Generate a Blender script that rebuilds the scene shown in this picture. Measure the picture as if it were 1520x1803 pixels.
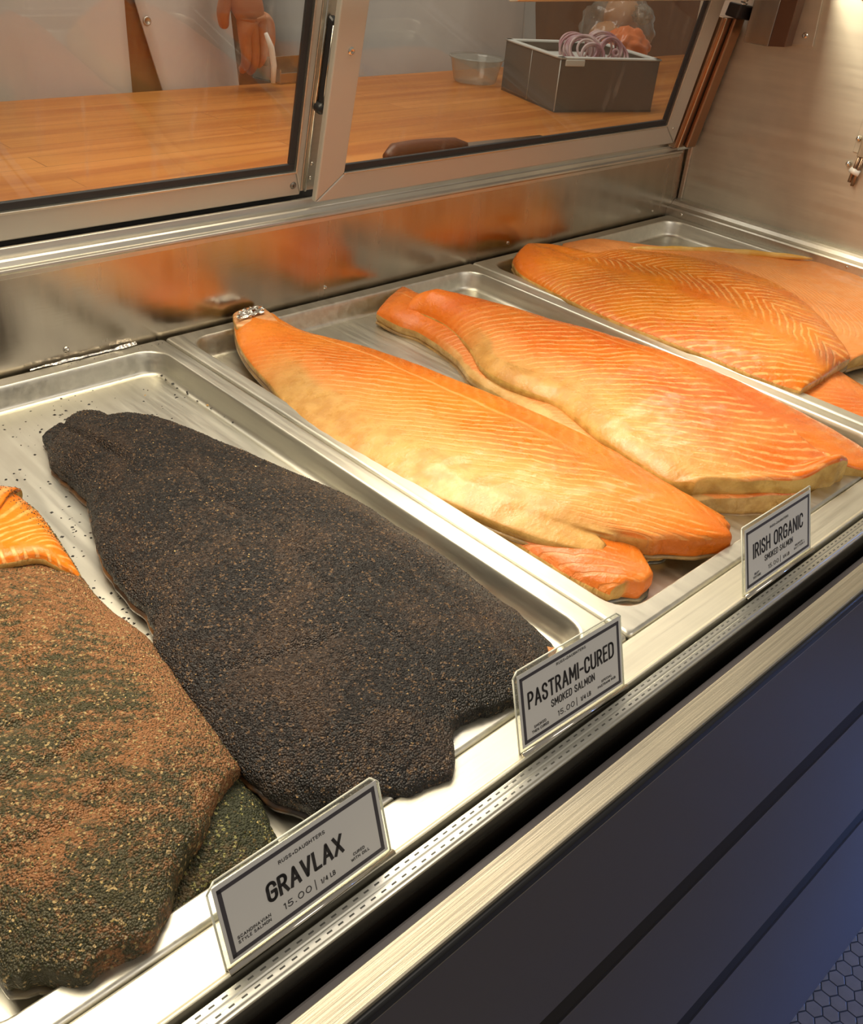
import bpy, bmesh, math, random
from mathutils import Vector, Matrix, noise
random.seed(7)
for o in list(bpy.data.objects): bpy.data.objects.remove(o)
SC = bpy.context.scene
COL = SC.collection
PI = math.pi
# ---------------------------------------------------------------- camera
CAM = Vector((-0.47291, -0.84506, 0.41757))
RX, RY, RZ = [Vector(v) for v in [(0.719288, -0.689752, 0.082875), (-0.327494, -0.441865, -0.835167), (0.612677, 0.573584, -0.543717)]]   # right, down, forward
FPX = 1707.54
cd = bpy.data.cameras.new('camera'); cam = bpy.data.objects.new('camera', cd); COL.objects.link(cam)
cam.matrix_world = Matrix.Translation(CAM) @ Matrix((RX, -RY, -RZ)).transposed().to_4x4()
cd.sensor_fit = 'VERTICAL'; cd.sensor_height = 36; cd.lens = FPX / 1803 * 36; cd.clip_start = .01
SC.camera = cam
# ---------------------------------------------------------------- world, light, exposure
SC.view_settings.view_transform = 'Standard'; SC.view_settings.look = 'None'; SC.view_settings.gamma = 1
SC.view_settings.exposure = 0.0
w = bpy.data.worlds.new('world'); SC.world = w; w.use_nodes = True
w.node_tree.nodes['Background'].inputs[0].default_value = (1, .90, .78, 1)
w.node_tree.nodes['Background'].inputs[1].default_value = .27
def area(name, loc, aim, sx, sy, power, col, spread=PI):
    l = bpy.data.lights.new(name, 'AREA'); l.shape = 'RECTANGLE'; l.size = sx; l.size_y = sy; l.energy = power; l.color = col; l.spread = spread
    o = bpy.data.objects.new(name, l); COL.objects.link(o); o.location = loc
    o.rotation_euler = (Vector(aim) - Vector(loc)).to_track_quat('-Z', 'Y').to_euler()
    return o
WARM = (1, .86, .62)
KEY = area('front_tube_light', (.2, -.150, .372), (.2, -.40, 0), 1.46, .012, 3.3, WARM)
REAR = area('rear_fill_light', (-.15, -.13, .64), (-.12, -.27, 0), 1.0, .24, 5.2, WARM, 2.3)  # broad unseen source added to brighten the rear of the pans
area('kitchen_fill_light', (.4, .5, 1.5), (.4, .5, 0), 1.6, .6, 15, (1, .90, .80))  # added to light the space behind the glass, lamp itself unseen
area('shop_fill_light', (.2, -2.6, 1.6), (.3, -.3, 0), 1.6, .8, 14, (1, .90, .78))  # fill added for the front ledge of the case, source unseen
area('blue_panel_light', (2.9, -2.2, -.1), (.85, -.7, -.80), .4, .4, 4, (.16, .34, 1), .62)  # blue light added for the lower right front panels, source unseen

# ---------------------------------------------------------------- helpers
def ray(px, py):
    return RX * ((px - 760) / FPX) + RY * ((py - 901.5) / FPX) + RZ
def W(px, py, z=0.0):                     # where the line of sight meets a real height
    d = ray(px, py); return CAM + d * ((z - CAM.z) / d.z)
def WY(px, py, y):
    d = ray(px, py); return CAM + d * ((y - CAM.y) / d.y)
def link(name, me, mat=None, parent=None, smooth=False):
    o = bpy.data.objects.new(name, me); COL.objects.link(o)
    if mat: me.materials.append(mat)
    if smooth: me.polygons.foreach_set('use_smooth', [True] * len(me.polygons))
    if parent: o.parent = parent
    return o
def mesh(name, vs, fs, mat=None, parent=None, smooth=False):
    me = bpy.data.meshes.new(name); me.from_pydata([tuple(v) for v in vs], [], fs); me.update()
    bm = bmesh.new(); bm.from_mesh(me); bmesh.ops.recalc_face_normals(bm, faces=bm.faces); bm.to_mesh(me); bm.free()
    return link(name, me, mat, parent, smooth)
def tag(o, label, cat, group=None, kind=None):
    o['label'] = label; o['category'] = cat
    if group: o['group'] = group
    if kind: o['kind'] = kind
    return o
def thing(name, label, cat, loc=(0, 0, 0), group=None):
    o = bpy.data.objects.new(name, None); o.empty_display_size = .02; COL.objects.link(o); o.location = loc
    bpy.context.view_layer.update()
    return tag(o, label, cat, group)
def adopt(t, *parts):                     # parts are built in world coordinates, then hang under the thing
    inv = Matrix.Translation(-Vector(t.location))
    for p in parts:
        p.parent = t; p.matrix_parent_inverse = inv
def bev(o, wd=.001, seg=2):
    m = o.modifiers.new('bevel', 'BEVEL'); m.width = wd; m.segments = seg; m.limit_method = 'ANGLE'; m.angle_limit = .6
    return o
def extr(name, prof, x0, x1, mat, parent=None, bevel=0, smooth=False):    # profile (y,z) run along x
    n = len(prof); vs = [(x0, y, z) for y, z in prof] + [(x1, y, z) for y, z in prof]
    fs = [(i, (i + 1) % n, n + (i + 1) % n, n + i) for i in range(n)] + [tuple(range(n)), tuple(range(2 * n - 1, n - 1, -1))]
    o = mesh(name, vs, fs, mat, parent, smooth)
    if bevel: bev(o, bevel)
    return o
def box(name, a, b, mat, parent=None, bevel=0):
    (x0, y0, z0), (x1, y1, z1) = a, b
    return extr(name, [(y0, z0), (y1, z0), (y1, z1), (y0, z1)], x0, x1, mat, parent, bevel)
def obox(name, o, ex, ey, ez, mat, parent=None, bevel=0):                 # box from a corner and three edge vectors
    o, ex, ey, ez = map(Vector, (o, ex, ey, ez))
    vs = [o, o + ex, o + ex + ey, o + ey]; vs += [v + ez for v in vs]
    ob = mesh(name, vs, [(0, 1, 2, 3), (4, 5, 6, 7), (0, 1, 5, 4), (1, 2, 6, 5), (2, 3, 7, 6), (3, 0, 4, 7)], mat, parent)
    if bevel: bev(ob, bevel)
    return ob
def frame3(d):
    d = Vector(d).normalized(); a = Vector((0, 0, 1)) if abs(d.z) < .9 else Vector((1, 0, 0))
    u = d.cross(a).normalized(); return u, d.cross(u)
def tube(name, pts, r, mat, parent=None, n=14, caps=True, sx=1.0):
    pts = [Vector(p) for p in pts]; k = len(pts); rs = r if isinstance(r, (list, tuple)) else [r] * k
    vs = []; fs = []; u0 = None
    for i, p in enumerate(pts):
        d = pts[min(i + 1, k - 1)] - pts[max(i - 1, 0)]
        if u0 is None: u, v = frame3(d)
        else:
            dn = d.normalized(); u = (u0 - dn * u0.dot(dn)).normalized(); v = dn.cross(u)
        u0 = u
        for j in range(n):
            a = 2 * PI * j / n; vs.append(p + u * math.cos(a) * rs[i] * sx + v * math.sin(a) * rs[i])
    for i in range(k - 1):
        for j in range(n): fs.append((i * n + j, i * n + (j + 1) % n, (i + 1) * n + (j + 1) % n, (i + 1) * n + j))
    if caps: fs += [tuple(range(n)), tuple(range((k - 1) * n, k * n))]
    return mesh(name, vs, fs, mat, parent, True)
def lathe(name, prof, c, axis, mat, parent=None, n=24):                   # prof: (radius, height)
    c = Vector(c); ax = Vector(axis).normalized(); u, v = frame3(ax); vs = []; fs = []
    for r, h in prof:
        for j in range(n):
            a = 2 * PI * j / n; vs.append(c + ax * h + (u * math.cos(a) + v * math.sin(a)) * max(r, 1e-6))
    for i in range(len(prof) - 1):
        for j in range(n): fs.append((i * n + j, i * n + (j + 1) % n, (i + 1) * n + (j + 1) % n, (i + 1) * n + j))
    return mesh(name, vs, fs, mat, parent, True)
def screw(c, nrm, r, mat, parent=None, name='screw'):
    """round head with a sunk cross slot"""
    c = Vector(c); ax = Vector(nrm).normalized(); u, v = frame3(ax); n = 20; vs = []; fs = []
    ring = [(r, 0), (r * .97, r * .18), (r * .8, r * .38), (r * .55, r * .48)]
    for rr, h in ring:
        for j in range(n):
            a = 2 * PI * j / n; vs.append(c + ax * h + (u * math.cos(a) + v * math.sin(a)) * rr)
    for i in range(3):
        for j in range(n): fs.append((i * n + j, i * n + (j + 1) % n, (i + 1) * n + (j + 1) % n, (i + 1) * n + j))
    b = len(vs)
    for j in range(n):
        a = 2 * PI * j / n; s = abs(math.sin(2 * a)); rr = r * (.5 if s < .35 else .14)
        vs.append(c + ax * r * .40 + (u * math.cos(a) + v * math.sin(a)) * rr)
    for j in range(n): fs.append((3 * n + j, 3 * n + (j + 1) % n, b + (j + 1) % n, b + j))
    b2 = len(vs)
    for j in range(n): vs.append(vs[b + j] - ax * r * .35)
    for j in range(n): fs.append((b + j, b + (j + 1) % n, b2 + (j + 1) % n, b2 + j))
    fs.append(tuple(range(b2, b2 + n)))
    return mesh(name, vs, fs, mat, parent)

# ---------------------------------------------------------------- materials
def schlick(m, f0=.04, gain=1.0):         # reflectance from the viewing angle, same from both sides
    g = m.n('ShaderNodeNewGeometry'); v = m.n('ShaderNodeVectorMath', operation='DOT_PRODUCT'); m.put(v.inputs[0], g.outputs['Incoming']); m.put(v.inputs[1], g.outputs['Normal'])
    x = m.math('POWER', m.math('SUBTRACT', 1, m.math('ABSOLUTE', v.outputs['Value'])), 5)
    return m.math('MULTIPLY', m.math('ADD', f0, m.math('MULTIPLY', x, 1 - f0)), gain)
class NT:
    def __init__(s, name):
        s.m = bpy.data.materials.new(name); s.m.use_nodes = True; s.t = s.m.node_tree; s.b = s.t.nodes['Principled BSDF']
    def n(s, typ, **kw):
        nd = s.t.nodes.new(typ)
        for k, v in kw.items(): setattr(nd, k, v)
        return nd
    def put(s, sock, v):
        if v is None: return
        if isinstance(v, bpy.types.NodeSocket): s.t.links.new(v, sock)
        else:
            if isinstance(v, (tuple, list)) and len(v) == 3 and sock.type == 'RGBA': v = (*v, 1)
            sock.default_value = v
    def math(s, op, a, b=None, c=None, clamp=False):
        nd = s.n('ShaderNodeMath', operation=op, use_clamp=clamp); s.put(nd.inputs[0], a)
        if b is not None: s.put(nd.inputs[1], b)
        if c is not None: s.put(nd.inputs[2], c)
        return nd.outputs[0]
    def uv(s, name):
        nd = s.n('ShaderNodeUVMap', uv_map=name); sp = s.n('ShaderNodeSeparateXYZ'); s.t.links.new(nd.outputs[0], sp.inputs[0]); return sp.outputs[0], sp.outputs[1]
    def co(s, kind='Object', scale=(1, 1, 1), rot=(0, 0, 0)):
        tc = s.n('ShaderNodeTexCoord'); mp = s.n('ShaderNodeMapping'); mp.inputs['Scale'].default_value = scale; mp.inputs['Rotation'].default_value = rot
        s.t.links.new(tc.outputs[kind], mp.inputs[0]); return mp.outputs[0]
    def noise(s, vec=None, scale=5, detail=3, rough=.55, dist=0):
        nd = s.n('ShaderNodeTexNoise'); s.put(nd.inputs['Vector'], vec); nd.inputs['Scale'].default_value = scale; nd.inputs['Detail'].default_value = detail
        nd.inputs['Roughness'].default_value = rough; nd.inputs['Distortion'].default_value = dist; return nd.outputs[0]
    def vor(s, vec=None, scale=5, feature='F1', out=0):
        nd = s.n('ShaderNodeTexVoronoi', feature=feature); s.put(nd.inputs['Vector'], vec); nd.inputs['Scale'].default_value = scale; return nd.outputs[out]
    def ss(s, x, a, b, lo=0.0, hi=1.0):
        nd = s.n('ShaderNodeMapRange', interpolation_type='SMOOTHSTEP'); s.put(nd.inputs[0], x)
        for i, v in zip((1, 2, 3, 4), (a, b, lo, hi)): s.put(nd.inputs[i], v)
        return nd.outputs[0]
    def mix(s, f, a, b, mode='MIX'):
        nd = s.n('ShaderNodeMix', data_type='RGBA', blend_type=mode); s.put(nd.inputs[0], f); s.put(nd.inputs[6], a); s.put(nd.inputs[7], b); return nd.outputs[2]
    def ramp(s, f, stops, interp='LINEAR'):
        nd = s.n('ShaderNodeValToRGB'); r = nd.color_ramp; r.interpolation = interp
        while len(r.elements) < len(stops): r.elements.new(.5)
        for e, (p, c) in zip(r.elements, stops): e.position = p; e.color = (*c, 1)
        s.put(nd.inputs[0], f); return nd.outputs[0]
    def bump(s, h, strength=.3, dist=.001, normal=None):
        nd = s.n('ShaderNodeBump'); nd.inputs['Strength'].default_value = strength; nd.inputs['Distance'].default_value = dist
        s.put(nd.inputs['Height'], h); s.put(nd.inputs['Normal'], normal) if normal else None; return nd.outputs[0]
    def set(s, **kw):
        for k, v in kw.items(): s.put(s.b.inputs[k.replace('_', ' ')], v)
        return s.m
def plain(name, col, rough=.5, metal=0.0, **kw):
    return NT(name).set(Base_Color=col, Roughness=rough, Metallic=metal, **kw)
def steel(name, col=(.56, .54, .49), r0=.22, r1=.38, dirs=(6, 260, 260), scratch=.25, blotch=.5, aniso=0.0):
    m = NT(name); br = m.noise(m.co('Object', dirs), 1, 4, .6); bl = m.noise(m.co('Object', (9, 9, 9)), 1, 3, .6); sc = m.noise(m.co('Object', (30, 700, 300), (.3, .2, .9)), 1, 2)
    c = m.mix(m.ss(bl, .35, .7), col, tuple(v * .86 for v in col)); c = m.mix(m.ss(br, .3, .75, 0, .35), c, tuple(min(1, v * 1.25) for v in col))
    rr = m.math('ADD', m.ss(br, .2, .8, r0, r1), m.math('MULTIPLY', m.math('SUBTRACT', bl, .5), .12 * blotch * 2))
    h = m.math('ADD', br, m.math('MULTIPLY', sc, .4))
    return m.set(Base_Color=c, Metallic=1.0, Roughness=rr, Normal=m.bump(h, scratch, .0004), Anisotropic=aniso)
M = {}
M['pan'] = steel('pan_aluminium', (.68, .66, .58), .34, .50, (140, 8, 140), .10)
M['panel'] = steel('back_panel_steel', (.50, .45, .38), .16, .30, (40, 40, 5), .22)
M['endwall'] = steel('end_wall_steel', (.70, .67, .57), .50, .64, (40, 5, 90), .12)
M['plate'] = steel('deck_plate_steel', (.70, .67, .56), .46, .60, (5, 300, 300), .2)
M['alu'] = steel('satin_aluminium', (.62, .59, .52), .34, .42, (5, 300, 300), .06, .2)
M['alu_face'] = plain('anodised_sash', (.50, .48, .42), .42, .4)
M['bronze'] = plain('brown_anodised', (.34, .22, .14), .28, .9)
M['bumper'] = steel('brushed_bumper', (.54, .49, .38), .42, .6, (4, 420, 200), .6)
M['chrome'] = plain('polished_steel', (.7, .66, .58), .15, 1.0)
M['black'] = plain('black_plastic', (.012, .012, .013), .35)
M['rubber'] = plain('dark_gasket', (.018, .018, .02), .6)
M['void'] = plain('dark_channel', (.014, .011, .009), .7, 0, Specular_IOR_Level=.2)
m = NT('front_panel_paint'); nz = m.noise(m.co('Object', (3, 3, 3)), 1, 3)
M['front'] = m.set(Base_Color=m.mix(nz, (.070, .064, .074), (.084, .076, .082)), Roughness=.42, Specular_IOR_Level=.35)
m = NT('clear_glass'); t = m.t; t.nodes.remove(m.b)
fr = schlick(m)
g1 = m.n('ShaderNodeBsdfGlossy'); g1.inputs['Roughness'].default_value = .015
tr = m.n('ShaderNodeBsdfTransparent'); tr.inputs[0].default_value = (.93, .95, .93, 1)
df = m.n('ShaderNodeBsdfDiffuse'); df.inputs[0].default_value = (.75, .72, .65, 1)
mx = m.n('ShaderNodeMixShader'); m.put(mx.inputs[0], fr); t.links.new(tr.outputs[0], mx.inputs[1]); t.links.new(g1.outputs[0], mx.inputs[2])
# pale diffuse streaks, slanted and patchy, mixed over the glass
wv = m.noise(m.co('Object', (70, 5, 9), (0, .75, 0)), 1, 4, .6, .3); lf = m.noise(m.co('Object', (5, 5, 5)), 1, 2)
sm = m.math('ADD', m.math('MULTIPLY', m.ss(wv, .55, .72), m.ss(lf, .42, .62, .0, .16)), .006)
mx2 = m.n('ShaderNodeMixShader'); m.put(mx2.inputs[0], sm); t.links.new(mx.outputs[0], mx2.inputs[1]); t.links.new(df.outputs[0], mx2.inputs[2])
t.links.new(mx2.outputs[0], t.nodes['Material Output'].inputs[0]); M['glass'] = m.m
def clear(name, tint, tr_, rough=.05, diff=.06):
    m = NT(name); t = m.t; t.nodes.remove(m.b); fr = schlick(m)
    g = m.n('ShaderNodeBsdfGlossy'); g.inputs['Roughness'].default_value = rough; tn = m.n('ShaderNodeBsdfTransparent'); tn.inputs[0].default_value = (*tint, 1)
    d = m.n('ShaderNodeBsdfDiffuse'); d.inputs[0].default_value = (.8, .78, .7, 1)
    a = m.n('ShaderNodeMixShader'); b = m.n('ShaderNodeMixShader'); a.inputs[0].default_value = diff
    t.links.new(tn.outputs[0], a.inputs[1]); t.links.new(d.outputs[0], a.inputs[2]); m.put(b.inputs[0], fr); t.links.new(a.outputs[0], b.inputs[1]); t.links.new(g.outputs[0], b.inputs[2])
    t.links.new(b.outputs[0], t.nodes['Material Output'].inputs[0]); return m.m
M['acrylic'] = clear('clear_acrylic', (.93, .95, .92), 1, .04, .12)
M['acrylic_edge'] = plain('acrylic_edge', (.80, .80, .68), .2, 0)
M['tub'] = clear('clear_tub', (.86, .85, .82), 1, .08, .14)
M['bag'] = clear('clear_bag', (.9, .88, .84), 1, .12, .10)
M['paper'] = plain('card_paper', (.66, .65, .62), .6)
M['ink'] = plain('black_ink', (.015, .013, .015), .5)
M['border'] = plain('border_ink', (.05, .045, .055), .5)
# wood counter
m = NT('butcher_block'); c0 = m.co('Object', (2, 34, 30)); g0 = m.noise(c0, 1, 5, .6, .4); pl = m.n('ShaderNodeTexBrick'); m.put(pl.inputs['Vector'], m.co('Object', (1, 1, 1)))
pl.inputs['Scale'].default_value = 1; pl.inputs['Brick Width'].default_value = .62; pl.inputs['Row Height'].default_value = .045; pl.inputs['Mortar Size'].default_value = .0005
pl.inputs['Color1'].default_value = (.46, .17, .030, 1); pl.inputs['Color2'].default_value = (.56, .22, .05, 1); pl.inputs['Mortar'].default_value = (.16, .05, .012, 1)
M['wood'] = m.set(Base_Color=m.mix(m.ss(g0, .38, .62, 0, .75), pl.outputs[0], (.34, .095, .014)), Roughness=.38, Normal=m.bump(g0, .15, .0006))
m = NT('wall_panelling'); g0 = m.noise(m.co('Object', (16, 2, 2)), 1, 4, .6)
M['wallwood'] = m.set(Base_Color=m.mix(g0, (.16, .055, .018), (.30, .11, .035)), Roughness=.5)
m = NT('hex_floor'); # hexagon mosaic
vc = m.co('Object', (1, 1, 1)); sp = m.n('ShaderNodeSeparateXYZ'); m.put(sp.inputs[0], vc)
def hexd(ox, oy):
    P = .0256; Q = P * math.sqrt(3)
    x = m.math('SUBTRACT', m.math('WRAP', m.math('ADD', sp.outputs[0], ox), P / 2, -P / 2), 0.0); y = m.math('WRAP', m.math('ADD', sp.outputs[1], oy), Q / 2, -Q / 2)
    ax = m.math('ABSOLUTE', x); ay = m.math('ABSOLUTE', y)
    return m.math('MAXIMUM', ax, m.math('ADD', m.math('MULTIPLY', ax, .5), m.math('MULTIPLY', ay, math.sqrt(3) / 2)))
hd = m.math('MINIMUM', hexd(0, 0), hexd(.0128, .0128 * math.sqrt(3)))
tl = m.ss(hd, .0113, .0121); nz = m.noise(vc, 40, 2)
M['hex'] = m.set(Base_Color=m.mix(tl, m.mix(nz, (.13, .12, .115), (.22, .20, .19)), (.012, .012, .012)), Roughness=m.ss(tl, 0, 1, .3, .8), Normal=m.bump(m.math('SUBTRACT', 1, tl), .6, .001))
M['cloth'] = (lambda m: m.set(Base_Color=m.mix(m.noise(m.co('Object', (7, 7, 2)), 1, 2), (.80, .72, .66), (.66, .60, .56)), Roughness=.85, Normal=m.bump(m.noise(m.co('Object', (9, 9, 3)), 1, 3), .5, .01)))(NT('white_coat_cloth'))
M['cloth2'] = (lambda m: m.set(Base_Color=m.mix(m.noise(m.co('Object', (7, 7, 2)), 1, 2), (.62, .58, .54), (.50, .48, .46)), Roughness=.85, Normal=m.bump(m.noise(m.co('Object', (9, 9, 3)), 1, 3), .5, .01)))(NT('grey_coat_cloth'))
M['apron'] = plain('brown_apron', (.25, .09, .022), .8)
M['skin'] = (lambda m: m.set(Base_Color=m.mix(m.noise(m.co('Object', (40, 40, 40)), 1, 3), (.42, .15, .06), (.55, .22, .10)), Roughness=.5, Subsurface_Weight=.1, Normal=m.bump(m.noise(m.co('Object', (160, 160, 160)), 1, 3), .3, .001)))(NT('skin'))
M['hair'] = plain('dark_hair', (.03, .02, .015), .6)
M['trouser'] = plain('dark_trousers', (.03, .03, .04), .8)
M['boxgrey'] = plain('dark_grey_plastic', (.115, .095, .078), .42)
M['boxrim'] = plain('pale_insert_plastic', (.62, .62, .58), .4)
m = NT('red_onion'); M['onion'] = m.set(Base_Color=m.mix(m.ss(m.noise(m.co('Object', (25, 25, 25)), 1, 2), .42, .62), (.60, .42, .42), (.36, .17, .21)), Roughness=.25, Subsurface_Weight=.2)
M['leather'] = plain('brown_handle', (.085, .028, .014), .4)
M['foil'] = (lambda m: m.set(Base_Color=(.82, .82, .80), Metallic=1.0, Roughness=.22, Normal=m.bump(m.noise(m.co('Object', (300, 300, 300)), 1, 3), 1, .002)))(NT('foil'))
M['knife'] = plain('white_handle', (.8, .78, .72), .35)

def salmon(name, deep, mid, pale, uc=.66, belly=.16, tan=(.70, .45, .17), freq=75., K=.8, Q=3.0, line=.6, lat=1.0, uc2=None, rough=.26, stain=None, fold=0.0, wallc=(.66, .40, .12), endc=None):
    """flesh seen from the cut side: muscle bands sweeping back from the lateral line, tan smoked belly edge"""
    m = NT(name); a, b = m.uv('m'); u, t = m.uv('n'); wl, _ = m.uv('w'); ob = m.co('Object')
    n1 = m.noise(ob, 14, 3); n2 = m.noise(ob, 60, 3); n3 = m.noise(ob, 300, 4, .7); n4 = m.noise(ob, 120, 2)
    wd = m.math('DIVIDE', a, m.math('MAXIMUM', u, .001))
    d = m.math('ABSOLUTE', m.math('SUBTRACT', u, uc))
    if uc2 is not None: d = m.math('ABSOLUTE', m.math('SUBTRACT', d, uc2))
    dm = m.math('MULTIPLY', d, wd)
    curve = m.math('ADD', m.math('MULTIPLY', dm, K), m.math('MULTIPLY', m.math('MULTIPLY', dm, dm), Q * 1.6))
    v = m.math('ADD', m.math('ADD', b, curve), m.math('MULTIPLY', n1, .030)); v = m.math('ADD', v, m.math('MULTIPLY', n2, .0045))
    s = m.math('ADD', m.math('MULTIPLY', m.math('SINE', m.math('MULTIPLY', v, freq * 2 * PI)), .5), .5)
    bl = m.math('ADD', u, m.math('MULTIPLY', m.math('SUBTRACT', n1, .5), .20))
    bf = m.math('MULTIPLY', m.ss(bl, belly, belly * .6), m.ss(t, .16, .34)) if belly else 0.0
    fade = m.math('MULTIPLY', m.ss(t, .10, .30), m.ss(d, .01, .10)); fade = m.math('MULTIPLY', fade, m.ss(u, uc - .02, uc + .02, 1, .3)) if uc2 is None and uc > .4 else fade; mod = m.ss(n4, .30, .60, .25, 1)
    ln = m.math('MULTIPLY', m.math('MULTIPLY', m.ss(s, .55, .97), fade), mod)
    if belly: ln = m.math('MULTIPLY', ln, m.math('SUBTRACT', 1, bf))
    c = m.mix(m.ss(m.noise(ob, 10, 3), .36, .66), deep, mid)
    c = m.mix(m.ss(s, .5, .05, 0, .22), c, deep)
    if belly: c = m.mix(m.math('MULTIPLY', m.ss(bl, belly + .22, belly, 0, .45), m.ss(t, .15, .4)), c, pale)
    c = m.mix(m.math('MULTIPLY', ln, line), c, pale)
    lw = m.ss(m.math('ABSOLUTE', m.math('SUBTRACT', u, m.math('ADD', uc, m.math('MULTIPLY', m.math('SUBTRACT', n1, .5), .04)))), .017, .004)
    if lat: c = m.mix(m.math('MULTIPLY', m.math('MULTIPLY', lw, m.ss(t, .95, .35)), .7 * lat), c, pale)
    if belly: c = m.mix(m.math('MULTIPLY', bf, .92), c, m.mix(m.ss(n2, .35, .65), tan, (tan[0] * .80, tan[1] * .72, tan[2] * .6)))
    if stain:
        ds = m.math('POWER', m.math('ADD', m.math('POWER', m.math('MULTIPLY', m.math('SUBTRACT', u, stain[0]), 2.6), 2), m.math('POWER', m.math('MULTIPLY', m.math('SUBTRACT', t, stain[1]), 7), 2)), .5)
        c = m.mix(m.ss(m.math('ADD', ds, m.math('MULTIPLY', n2, .3)), .60, .2, 0, .55), c, (.30, .07, .05))
    if endc: wc = m.math('MULTIPLY', m.ss(t, .93, .97), m.ss(u, .22, .34))
    c = m.mix(m.ss(wl, .35, .8), c, m.mix(wc, m.mix(m.ss(n2, .35, .65), wallc, (wallc[0] * .7, wallc[1] * .62, wallc[2] * .5)), m.mix(n2, endc, deep)) if endc else m.mix(m.ss(n2, .35, .65), wallc, (wallc[0] * .7, wallc[1] * .62, wallc[2] * .5)))
    h = m.math('ADD', m.math('MULTIPLY', ln, -.55), m.math('ADD', m.math('MULTIPLY', n3, .55), m.math('MULTIPLY', n4, .6)))
    r = m.ss(m.noise(ob, 70, 3), .35, .65, rough - .05, rough + .22)
    return m.set(Base_Color=c, Roughness=r, Subsurface_Weight=.05, Subsurface_Radius=(.01, .004, .002), Coat_Weight=.14, Coat_Roughness=.14, Specular_IOR_Level=.34, Normal=m.bump(h, .8, .0012))
def crust(name, dark, mid, light, mixlo=.45, mixhi=.62, big=9., rough=.5, fl=(0, 0), stripes=None, bs=.9, spec=.5, grad=False):
    m = NT(name); ob = m.co('Object'); n0 = m.noise(ob, big, 4, .6, .4); n1 = m.noise(ob, 330, 4, .7); v1 = m.vor(ob, 820); v2 = m.vor(ob, 420)
    cell = m.vor(ob, 700, out=1); sp = m.n('ShaderNodeSeparateColor'); m.put(sp.inputs[0], cell)
    f = m.math('ADD', m.math('ADD', n0, m.math('MULTIPLY', m.math('SUBTRACT', n1, .5), .55)), m.math('MULTIPLY', m.math('SUBTRACT', sp.outputs[0], .5), .16))
    if stripes:
        a, b = m.uv('m'); wv = m.math('MULTIPLY', m.math('SINE', m.math('MULTIPLY', m.math('ADD', m.math('ADD', b, m.math('MULTIPLY', a, stripes[1])), m.math('MULTIPLY', n0, .05)), stripes[0])), stripes[2])
        f = m.math('ADD', f, wv)
    if grad:      # the dill lies thick towards the head end, thin along the far edge
        u, t = m.uv('n'); n5 = m.noise(ob, 7, 2)
        f = m.math('SUBTRACT', f, m.math('MULTIPLY', m.math('MULTIPLY', m.ss(t, .50, .85), m.ss(u, 1.0, .75)), m.ss(n5, .38, .60, .0, .13)))
        f = m.math('ADD', f, m.ss(u, .80, .97, 0, .12))
    c = m.mix(m.ss(f, mixlo, mixhi), dark, mid); c = m.mix(m.ss(sp.outputs[1], fl[0], fl[1]) if fl[1] else 0.0, c, light)
    h = m.math('ADD', m.math('ADD', m.math('MULTIPLY', v1, -1.2), m.math('MULTIPLY', v2, -.8)), m.math('MULTIPLY', n1, .7))
    return m.set(Base_Color=c, Roughness=m.ss(n1, .3, .7, rough - .14, rough + .2), Normal=m.bump(h, bs, .0016), Specular_IOR_Level=spec)
def bits_mat(name, stops, rough=.5):
    m = NT(name); g = m.n('ShaderNodeNewGeometry'); return m.set(Base_Color=m.ramp(g.outputs['Random Per Island'], stops, 'CONSTANT'), Roughness=rough)
def fskin(name, a, b, rough=.35):
    m = NT(name); ob = m.co('Object'); return m.set(Base_Color=m.mix(m.ss(m.noise(ob, 30, 4), .4, .62), a, b), Roughness=rough, Normal=m.bump(m.noise(ob, 250, 3), .5, .001), Coat_Weight=.3)

# ================================================================ THE ROOM
def struct(o): o['kind'] = 'structure'; return o
struct(box('floor', (-4, -4, -1.05), (5, -.62, -1.0), M['hex']))
struct(box('floor_staff', (-4, -.6, -.85), (5, 2.3, -.80), plain('staff_floor', (.12, .08, .06), .6)))
struct(box('wall_back', (-4, 2.2, -.8), (5, 2.3, 1.9), M['wallwood']))

# ================================================================ THE DISPLAY CASE
case = thing('display_case', 'long stainless steel refrigerated counter case holding the fish pans', 'display case', (0, -.3, -1.0))
XL, XR = -1.5, .945
P = []
P.append(box('deck', (XL, -.600, -.05), (XR, .06, -.027), M['pan']))
P.append(extr('back_panel', [(.004, -.03), (.007, .098), (.030, .098), (.030, -.03)], XL, XR, M['panel'], bevel=.001))
# sliding-door track with three ridges
tr_prof = [(-.004, .0965), (-.0065, .0985), (-.0060, .1010), (-.002, .1015), (.0005, .1000), (.004, .1000), (.0055, .1045), (.0075, .1060), (.0095, .1045), (.0105, .1015), (.0150, .1030), (.0170, .1122), (.0190, .1132), (.0212, .1122), (.0226, .1080), (.036, .1080), (.036, .092), (-.004, .092)]
P.append(extr('door_track', tr_prof, XL, XR - .035, M['alu'], bevel=.0004))
P.append(box('dark_gap_bar', (XL, .037, .088), (XR - .03, .054, .119), M['rubber']))  # dark bar added to keep the gap below the left sash dark
P.append(box('end_panel', (XR, -.66, -.05), (XR + .02, .04, .55), M['endwall']))
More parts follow.
